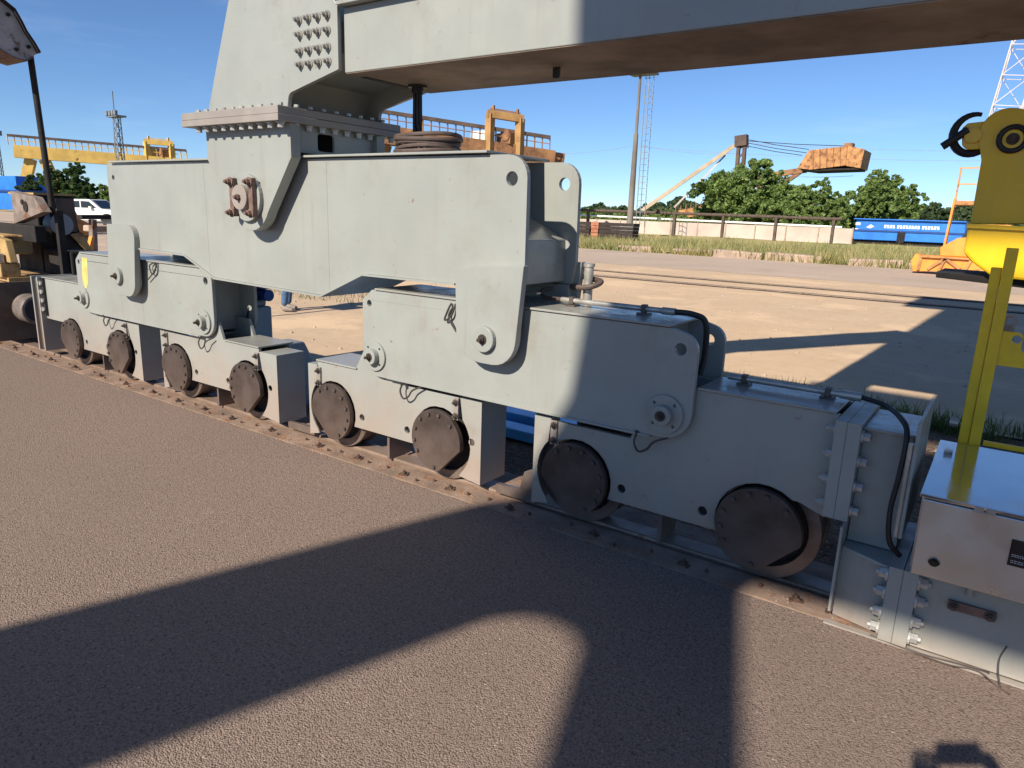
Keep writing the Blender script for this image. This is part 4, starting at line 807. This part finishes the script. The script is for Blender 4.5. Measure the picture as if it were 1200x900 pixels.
for k in range(60):
    cx_ = random.uniform(-14, -8); cy_ = random.uniform(8.6, 10.5)
    for i in range(20): pts.append((cx_+random.gauss(0, 0.25), cy_+random.gauss(0, 0.12), -0.03))
grass('rail_side_grass', 'short green grass tufts along the yard edge behind the rail', pts, 0.05, 0.20, 0.006, 'grass_near')
b = MB()
for i in range(700):                                      # small stones and litter on the yard
    px = random.uniform(-14, 3); py = random.uniform(5.0, 19); r_ = random.uniform(0.008, 0.035); zz = -0.034
    b.add([(px-r_, py-r_*.7, zz), (px+r_, py-r_*.8, zz), (px+r_*.8, py+r_, zz), (px-r_*.7, py+r_*.8, zz), (px+r_*.2, py, zz+r_*0.9)], [(0,1,4),(1,2,4),(2,3,4),(3,0,4)])
o = b.build('yard_stones', 'concrete'); o['kind'] = 'stuff'; o['label'] = 'small loose stones scattered over the sandy yard'; o['category'] = 'gravel'
# kerb stones
kb = struct(MB().box(-90, 60, 34.62, 34.98, -0.1, -0.02).build('kerb', 'concrete'))
x = -46.0
while x < 4:
    L_ = random.uniform(2.0, 3.1)
    ko = MB().box(-L_/2, L_/2-0.12, -0.2, 0.2, -0.1, random.uniform(0.18, 0.36)).build('kerb_stone', 'concrete', kb, bevel=0.06, loc=(x+L_/2, 34.42+random.uniform(-.15, .15), -0.03)); ko.rotation_euler = (random.uniform(-.06, .06), random.uniform(-.03, .03), random.uniform(-.06, .06))
    x += L_+random.choice((0, 0, 0.3, 1.0))

# ------------------------------------------------------------------ far things
def lattice(b_, p0, p1, w0, w1, n, t, horizontal=False):          # four-chord lattice mast
    p0 = Vector(p0); p1 = Vector(p1); d = (p1-p0).normalized(); a = d.cross(Vector((0, 1, 0))).normalized(); c = d.cross(a)
    def corner(k, f): w_ = w0+(w1-w0)*f; s = ((-1,-1),(1,-1),(1,1),(-1,1))[k % 4]; return p0+(p1-p0)*f+a*s[0]*w_/2+c*s[1]*w_/2
    for k in range(4):
        b_.bar(corner(k, 0), corner(k, 1), t)
        for i in range(n): b_.bar(corner(k, i/n), corner(k+1, (i+1)/n), t*0.6); b_.bar(corner(k, i/n), corner(k+1, i/n), t*0.6)
def pp(x, y, Y): return at(x, y, Y)
# tall concrete mast with ladder
q = pp(738, 262, 64); tp = pp(745, 60, 64)
ms = thing('lighting_mast', 'tall thin concrete mast with a blue steel ladder beside it', 'mast', (q.x, 64, 0))
MB().cyl((q.x, 64, 0), (q.x, 64, 9.5), 0.34, 0.22, n=12).cyl((q.x, 64, 9.5), (q.x, 64, 15), 0.16, 0.12, n=10).build('pole', 'mast_concrete', ms, smooth=True)
MB().box(q.x-0.7, q.x+0.7, 63.3, 64.7, 0, 0.9).build('footing', 'white_paint', ms)
b = MB()
for dx in (0.65, 1.05, 1.55): b.bar((q.x+dx, 64, 0.9), (q.x+dx*0.9, 64, 14.6), 0.06)
z = 1.2
while z < 14.5: b.bar((q.x+0.65, 64, z), (q.x+1.05, 64, z), 0.05); b.bar((q.x+1.05, 64, z), (q.x+1.5, 63.6, z), 0.04); z += 0.55
b.build('ladder', 'mast_steel', ms)
MB().box(q.x-0.9, q.x+1.6, 63.4, 64.6, 14.7, 14.85).build('platform', 'mast_steel', ms)
# fence wall and pipes
wl = thing('boundary_wall', 'low white concrete panel wall along the far side of the meadow', 'wall', (-30, 74, 0))
x = -62.0; i = 0
while x < -13.6:
    MB().box(x, x+2.94, 74, 74.2, 0, 1.45).build('panel', 'wall_white', wl, bevel=0.02)
    MB().box(x+2.945, x+3.055, 73.96, 74.24, 0, 1.55).build('post', 'concrete', wl); x += 3.06
pr = thing('pipe_rack', 'brown and white pipes on rusty posts in front of the boundary wall', 'pipe rack', (-30, 70, 0))
MB().cyl((-64, 70, 2.55), (-13.4, 70, 2.25), 0.15, n=10).build('pipe', 'old_brown', pr); MB().cyl((-64, 70.3, 2.1), (-13.4, 70.3, 1.55), 0.10, n=10).build('pipe', 'white_paint', pr)
for x in np.arange(-60, -13.4, 5.1): MB().box(x-0.12, x+0.12, 69.9, 70.2, 0, 2.35).build('post', 'old_brown', pr)
# sleeper stacks
for i, (x0, x1, lab) in enumerate(((692, 700, 'reddish brick pallet stack at the meadow edge'), (701, 741, 'long dark timber stack standing by the mast'), (672, 690, 'dark timber stack half hidden behind the beam lug'))):
    a = pp(x0, 280, 47); c = pp(x1, 280, 47); st = thing('timber_stack' if i else 'brick_stack', lab, 'stack', ((a.x+c.x)/2, 47.4, 0))
    for k in range(5):
        MB().box(a.x+random.uniform(-.06, .06), c.x+random.uniform(-.06, .06), 47+(0 if i else .0), 48.0, 0.04+0.26*k, 0.04+0.26*k+0.235).build('beam' if i else 'brick_layer', 'sleeper_dark' if i else 'brick_red', st, bevel=0.02)
# blue wagon
a = pp(1000, 284, 82); c = pp(1128, 286, 82)
wg = thing('rail_wagon', 'long bright blue rail wagon with white lettering beyond the meadow', 'wagon', ((a.x+c.x)/2, 83, 0))
zt = pp(1060, 258.5, 82).z; zm = pp(1060, 272, 82).z; zb_ = pp(1060, 284, 82).z
MB().box(a.x, c.x, 82, 84.8, zm+0.05, zt).build('body', 'blue_paint', wg, bevel=0.04); MB().plate([(a.x-0.3, zm+0.04), (c.x, zm+0.04), (c.x-0.4, zb_+0.1), (a.x, zb_+0.1)], 81.85, 84.9).build('lower_body', 'blue_paint', wg, bevel=0.04)
MB().box(a.x-0.2, c.x, 81.7, 85, zt, zt+0.10).build('top_rim', 'blue_paint', wg); MB().box(a.x-0.3, c.x, 81.75, 81.99, zm-0.05, zm+0.12).build('rib', 'blue_dark', wg); MB().box(a.x, c.x, 82.2, 84.5, zb_-0.25, zb_+0.09).build('underframe', 'old_black', wg)
hx = pp(1057, 272, 82).x; MB().box(hx-0.35, hx+0.35, 81.7, 81.84, zb_-0.1, zm-0.02).build('chute', 'old_black', wg)
for x in (a.x+1.2, a.x+2.9, c.x-2.9, c.x-1.2): MB().cyl((x, 82.3, 0.45), (x, 82.42, 0.45), 0.45, n=18).build('wheel', 'old_black', wg)
x = pp(1036, 266, 81.9).x; z = pp(1050, 267.5, 81.9).z; b = MB()
for wn in (4, 8, 6):
    for k in range(wn): b.box(x, x+0.17, 81.975, 81.995, z-0.02, z+0.30); b.box(x+0.17, x+0.21, 81.975, 81.995, z+(0 if k % 2 else 0.16), z+(0.12 if k % 2 else 0.28)); x += 0.26
    x += 0.14
b.build('lettering', 'white_paint', wg)
b = MB(); x = pp(1020, 265, 81.9).x; b.plate([(x-.4, z), (x, z+.3), (x+.35, z+.1), (x, z-.1)], 81.975, 81.99); x = pp(1005, 263, 81.9).x; b.box(x-.2, x+.25, 81.975, 81.99, z+.2, z+.45); b.box(x-.2, x+.1, 81.975, 81.99, z-.3, z-.15); b.build('emblem', 'white_paint', wg)
# orange plough machine
og = thing('orange_plough', 'orange steel plough blade machine with ladder beyond the yard tracks', 'machine', (-2.2, 32, 0))
G = lambda x, y, Y=31.5: tuple((lambda q_: (q_.x, q_.z))(at(x, y, Y)))
MB().plate([G(1069, 318), G(1067, 306), G(1073, 297), G(1080, 299), G(1150, 303), G(1160, 322), G(1100, 318)], 31.5, 32.4).build('blade', 'orange_paint', og, bevel=0.03)
MB().plate([G(1101, 300), G(1101, 290), G(1122, 279), G(1160, 276), G(1160, 303)], 31.7, 33.0).build('body', 'orange_paint', og, bevel=0.03)
b = MB()
for (x0, y0), (x1, y1) in (((1108, 303), (1087, 315)), ((1108, 303), (1100, 317)), ((1108, 303), (1125, 315)), ((1138, 305), (1130, 318)), ((1080, 299), (1076, 316))): b.bar((G(x0, y0)[0], 31.46, G(x0, y0)[1]), (G(x1, y1)[0], 31.46, G(x1, y1)[1]), 0.10)
b.build('rib', 'orange_rust', og); MB().box(G(1079, 300)[0], G(1150, 300)[0], 31.38, 31.49, G(1110, 303)[1], G(1110, 301.5)[1]).build('rib', 'orange_rust', og)
MB().box(G(1135, 270)[0], G(1185, 270)[0], 32, 35, 1.2, 1.9).build('chassis', 'orange_paint', og, bevel=0.04)
for x in (1122, 1185): MB().cyl((G(x, 300)[0], 33, 0.45), (G(x, 300)[0], 33.3, 0.45), 0.45, n=18).build('wheel', 'old_black', og)
b = MB(); L0 = at(1106, 290, 32); L1 = at(1119, 232, 32)
for dy in (0, 0.5): b.bar(L0+Vector((0, dy, 0)), L1+Vector((0, dy, 0)), 0.07)
for k in range(7): f = k/7; q_ = L0+(L1-L0)*f; b.bar(q_, q_+Vector((0, 0.5, 0)), 0.04)
b.build('ladder', 'orange_paint', og)
b = MB(); A0 = at(1119, 235, 32); b.box(A0.x, A0.x+1.3, 32, 33.2, A0.z-0.15, A0.z); 
for dx in (0.02, 0.7, 1.28): b.bar((A0.x+dx, 32, A0.z), (A0.x+dx, 32, A0.z+1.2), 0.06)
b.build('platform', 'orange_rust', og)
b = MB()
for dz in (0.6, 1.18): b.bar((A0.x, 32, A0.z+dz), (A0.x+1.3, 32, A0.z+dz), 0.05)
b.build('guard_rail', 'orange_paint', og)
# white lattice boom at right
b = MB(); lattice(b, at(1170, 160, 40), at(1214, 18, 40), 1.1, 1.1, 4, 0.045); o = b.build('lattice_boom', 'mast_white', None); tag(o, 'pale lattice crane boom rising behind the yellow arm block', 'boom')
# rusty dragline: hanging orange house, mast, boom, conveyor
dl = thing('rusty_loader_crane', 'rusty orange box house hung high on cables over the trees', 'crane', at(905, 262, 100)[:2]+(0,) if False else (at(905, 262, 100).x, 100, 0))
D = lambda x, y, Y=98: tuple((lambda q_: (q_.x, q_.z))(at(x, y, Y)))
MB().plate([D(934, 197), D(948, 176), D(993, 171), D(991, 194), D(950, 199)], 98, 103).build('house', 'orange_rust', dl, bevel=0.05)
MB().plate([D(993.3, 170.5), D(1013, 175), D(1008, 197), D(991.3, 194.2)], 98.05, 103).build('house_end', 'orange_rust', dl)
for fx in (953, 961, 969, 977, 985): MB().plate([D(fx-.5, 175.8-(fx-948)*.1), D(fx+.5, 175.8-(fx-948)*.1), D(fx+.4, 198-(fx-950)*.1), D(fx-.6, 198-(fx-950)*.1)], 97.85, 97.999).build('rib', 'gantry_rust', dl)
MB().box(D(988, 170)[0], D(998, 170)[0], 98.5, 100, D(990, 171)[1], D(990, 167)[1]).build('roof_box', 'gantry_rust', dl)
MB().plate([D(935, 198.5), D(950, 200.5), D(1006, 198.5), D(1006, 196.5), D(950, 198)], 98.2, 102.8).build('floor_frame', 'old_black', dl)
b = MB(); lattice(b, at(905, 262, 101), at(905, 205, 101), 3, 3, 4, 0.3); b.bar(at(905, 205, 101), at(945, 199, 101), 0.7); b.bar(at(905, 225, 101), at(940, 200, 101), 0.5); b.build('tower', 'gantry_rust', dl)
b = MB(); a0 = at(862, 235, 100); a1 = at(866, 166, 100); c0 = at(869, 235, 100); c1 = at(873, 168, 100)
b.bar((a0.x, 100, 0), a1, 0.45); b.bar((c0.x, 100, 0), c1, 0.45)
for k in range(7): f = k/7; b.bar(a0+(a1-a0)*f, c0+(c1-c0)*((k+1)/7), 0.18)
b.bar(at(862, 166, 100), at(876, 164, 100), 1.0, 1.4); b.bar(at(864, 172, 100), at(877, 172, 100), 0.3); b.build('mast', 'gantry_dark', dl)
b = MB(); b.bar(at(752, 247, 96), at(863, 169, 100), 0.55, 0.5); b.build('boom', 'boom_tan', dl)
b = MB(); b.bar(at(790, 243, 97), at(850, 182, 100), 0.22); b.build('boom_stay', 'mast_white', dl)
b = MB()
for (x0, y0), (x1, y1) in (((874, 163), (948, 175)), ((874, 167), (945, 179)), ((876, 171), (940, 182)), ((874, 165), (990, 171))): b.tube([at(x0, y0, 100), at((x0+x1)/2, (y0+y1)/2+1, 100), at(x1, y1, 100)], 0.05, 5)
b.build('rope', 'rubber', dl)
b = MB(); b.bar(at(757, 259, 90), at(833, 245, 92), 1.6, 1.1); b.build('conveyor', 'orange_rust', dl)
b = MB()
for k in range(14): f = k/13; q_ = at(757, 259, 90)*(1-f)+at(833, 245, 92)*f; b.bar(q_+Vector((0, 0, .5)), q_+Vector((0, 0, 1.2)), 0.1)
b.bar(at(757, 254, 90), at(833, 240.5, 92), 0.12); b.bar((at(790, 260, 91).x, 91, 0), at(790, 254, 91), 0.5); b.build('conveyor_rail', 'gantry_rust', dl)
# overhead wires
wn = thing('overhead_wires', 'thin overhead wires crossing the sky behind the trees', 'wire', (-60, 110, 0))
for (x0, y0), (x1, y1), sag in (((620, 180), (745, 170), 4), ((745, 169), (860, 180), 4), ((745, 172), (1250, 188), 6), ((870, 168), (1260, 178), 3), ((905, 205), (1000, 206), 2)):
    MB().tube([at(x0+(x1-x0)*f, y0+(y1-y0)*f+sag*4*f*(1-f), 105) for f in np.linspace(0, 1, 9)], 0.030, 4).build('wire', 'mast_steel', wn)
# far gantry cranes
def gantry(name, label, L, Rr, hpx, YL, YR, bm, leg_px, portal_px, dark, rail_h=9):
    t = thing(name, label, 'crane', (at(L[0], L[1], YL).x, YL, 0))
    p0 = at(*L, YL); p1 = at(*Rr, YR); th = hpx/FPX*(p0-CP).length
    d = (p1-p0); b_ = MB(); b_.bar(p0+Vector((0, 0, -th/2)), p1+Vector((0, 0, -th/2)), th*0.9, th); b_.build('girder', bm, t)
    b_ = MB(); b_.bar(p0+Vector((0, 2.0, -th/2)), p1+Vector((0, 2.0, -th/2)), th*0.5, th*0.9); b_.build('girder', bm, t)
    b_ = MB(); n = 28
    for k in range(n+1): q_ = p0+d*k/n; b_.bar(q_+Vector((0, -th*.4, 0)), q_+Vector((0, -th*.4, th*0.75)), th*0.06)
    b_.bar(p0+Vector((0, -th*.4, th*.38)), p1+Vector((0, -th*.4, th*.38)), th*0.05); b_.build('railing', dark, t)
    b_ = MB(); b_.bar(p0+Vector((0, -th*.4, th*.75)), p1+Vector((0, -th*.4, th*.75)), th*0.22, th*0.20); b_.build('walkway', 'gantry_dark', t)
    for k in range(int(n*0.9)):
        if k % 2: q_ = p0+d*(k+.5)/n; w_ = th*0.12; MB().box(q_.x-w_, q_.x+w_, q_.y-w_, q_.y+w_, q_.z-th, q_.z-0.001).build('stiffener', dark, t)
    for f in leg_px:
        for s_ in (-1, 1):
            q_ = p0+d*f+Vector((0, 1, -th)); b_ = MB(); b_.bar((q_.x+s_*th*0.3, q_.y+s_*th*0.4, q_.z), (q_.x+s_*th*1.0, q_.y+s_*th*1.4, 0), th*0.75); b_.build('leg', bm, t)
    if portal_px:
        f, w_, h_ = portal_px; trolley_mat = 'gantry_yellow' if bm == 'gantry_yellow' else 'orange_tan'; c = p0+d*f; u = d.normalized(); 
        for s_ in (-1, 1): b_ = MB(); b_.bar(c+u*s_*w_/2+Vector((0, -1, -th*0.9)), c+u*s_*w_/2+Vector((0, -1, h_)), th*0.42); b_.build('trolley_post', trolley_mat, t)
        b_ = MB(); b_.bar(c-u*w_*0.6+Vector((0, -1, h_)), c+u*w_*0.6+Vector((0, -1, h_)), th*0.42); b_.build('trolley_beam', trolley_mat, t)
        MB().box(c.x-w_*1.4, c.x-w_*0.75, c.y-1, c.y, c.z, c.z+th*0.8).build('trolley_cab', 'gantry_yellow' if bm == 'gantry_yellow' else 'white_paint', t)
        MB().box(c.x-w_*0.35, c.x+w_*0.2, c.y-.9, c.y+.3, c.z, c.z+th*0.6).cyl((c.x, c.y-1, c.z+th*.5), (c.x, c.y+.4, c.z+th*.5), th*0.35, n=12).build('winch', 'gantry_rust', t)
        b_ = MB()
        for s_ in (-1, 1): b_.bar(c+u*s_*w_*0.4+Vector((0, -1, h_)), c+u*s_*w_*0.4+Vector((0, -1, h_+th*0.5)), th*0.14)
        b_.bar(c-u*w_*0.5+Vector((0, -1, h_+th*.3)), c+u*w_*0.5+Vector((0, -1, h_+th*.3)), th*0.08); b_.build('sheave_frame', dark, t)
    return t
gantry('far_gantry_crane', 'long yellow gantry crane with railed walkway and yellow leg at far left', (16, 170), (224, 187), 11, 55, 80, 'gantry_yellow', (0.085,), (0.84, 4.2, 2.6), 'gantry_yellow')
gantry('far_gantry_crane', 'rusty brown gantry girder with orange trolley arch behind cable coil', (380, 137), (648, 177), 19, 45, 62, 'gantry_rust', (0.02, 0.25), (0.80, 3.0, 2.5), 'gantry_rust')
# far lattice towers and blue building at left
b = MB(); f0 = at(147, 250, 60); f1 = at(142, 137, 60); lattice(b, (f0.x, 60, 0), (f0.x, 60, f1.z), 1.1, 0.8, 10, 0.12)
b.box(f0.x-1.6, f0.x+1.6, 59.2, 60.8, f1.z, f1.z+0.25); b.bar((f0.x-.6, 60, f1.z), (f0.x-.6, 60, f1.z+4), .12)
for dx in (-1.3, -.3, .6, 1.4): b.box(f0.x+dx-.3, f0.x+dx+.3, 59, 59.4, f1.z+.25, f1.z+.9)
tag(b.build('floodlight_tower', 'mast_steel', None), 'slender steel floodlight tower above the yellow gantry crane', 'tower')
b = MB(); f0 = at(6, 250, 60); f1 = at(2, 158, 60); lattice(b, (f0.x, 60, 0), (f0.x, 60, f1.z), 1.1, 0.8, 9, 0.12); b.box(f0.x-1.4, f0.x+1.4, 59.2, 60.8, f1.z, f1.z+0.9); tag(b.build('floodlight_tower', 'mast_steel', None), 'slender steel floodlight tower at the very left picture edge', 'tower')
bl = thing('blue_shed', 'bright blue shed with low flat roof at the far left edge', 'shed', (at(8, 230, 40).x, 41, 0))
e0 = at(-60, 224, 40); e1 = at(24, 225, 40); MB().box(e0.x, e1.x, 40, 46, 0, e1.z).build('wall', 'blue_paint', bl); MB().box(e0.x, e1.x+.3, 39.7, 46.3, e1.z, e1.z+.25).build('roof', 'blue_dark', bl)
e2 = at(-2, 205, 40); MB().box(e0.x, e2.x, 42, 46, e1.z+.26, e2.z).build('tower', 'blue_paint', bl)
# pickup truck
def pickup(base, yaw):
    t = thing('pickup_truck', 'white double cab pickup truck parked in front of the dark trees', 'truck', base)
    b0 = Vector(base); ca, sa = math.cos(yaw), math.sin(yaw)
    def tr(b_):
        b_.v = [(b0.x+x_*ca-y_*sa, b0.y+x_*sa+y_*ca, b0.z+z_) for x_, y_, z_ in b_.v]; return b_
    body = rounded([(-2.6, .50), (-2.6, 1.08, .05), (-0.95, 1.08), (-0.85, 1.12), (-.60, 1.70, .15), (.55, 1.72, .2), (1.25, 1.15, .15), (2.35, 1.02, .2), (2.55, .75, .1), (2.5, .42, .05), (2.1, .40)] + [(1.6+.46*math.cos(a), .40+.46*math.sin(a)) for a in np.linspace(R(0), R(180), 10)] + [(-1.15, .42)] + [(-1.6+.46*math.cos(a), .42+.46*math.sin(a)) for a in np.linspace(R(0), R(180), 10)])
    tr(MB().plate(body, -.90, .90)).build('body', 'white_paint', t, bevel=0.05)
    tr(MB().box(-2.5, -1.0, -.8, .8, 1.0801, 1.10)).build('load_bed', 'old_black', t)
    for y_ in (-.906, .901):
        tr(MB().plate([(-.72, 1.18), (-.52, 1.58), (-.12, 1.60), (-.12, 1.18)], y_, y_+.005)).build('side_window', 'glass_dark', t)
        tr(MB().plate([(-.04, 1.18), (-.04, 1.60), (.50, 1.58), (.98, 1.18)], y_, y_+.005)).build('side_window', 'glass_dark', t)
        tr(MB().box(-.08, .02, y_-.005, y_+.01, 1.02, 1.05)).build('door_handle', 'old_black', t)
        for xw in (-1.6, 1.6): tr(MB().cyl((xw, y_*.78, .37), (xw, y_*1.0, .37), .37, n=22)).build('wheel', 'rubber', t)
    tr(MB().add([(.66, -.72, 1.66), (.66, .72, 1.66), (1.24, .80, 1.18), (1.24, -.80, 1.18), (.67, -.72, 1.67), (.67, .72, 1.67), (1.26, .80, 1.19), (1.26, -.80, 1.19)], [(0,1,2,3),(4,5,6,7),(0,1,5,4),(1,2,6,5),(2,3,7,6),(3,0,4,7)])).build('windscreen', 'glass_dark', t)
    tr(MB().box(2.53, 2.56, -.45, .45, .62, .90)).build('grille', 'old_black', t)
    for y_ in (-.7, .7): tr(MB().box(2.40, 2.5, y_-.17, y_+.17, .82, .98)).build('headlight', 'conduit', t)
    tr(MB().box(.55, .7, -1.08, -.91, 1.12, 1.28)).build('mirror', 'white_paint', t)
q = at(107, 252, 22.5); pickup((q.x, 22.5, -0.03), R(33))

# clean up helper property
for o in BASES:
    if '_base' in o: del o['_base']
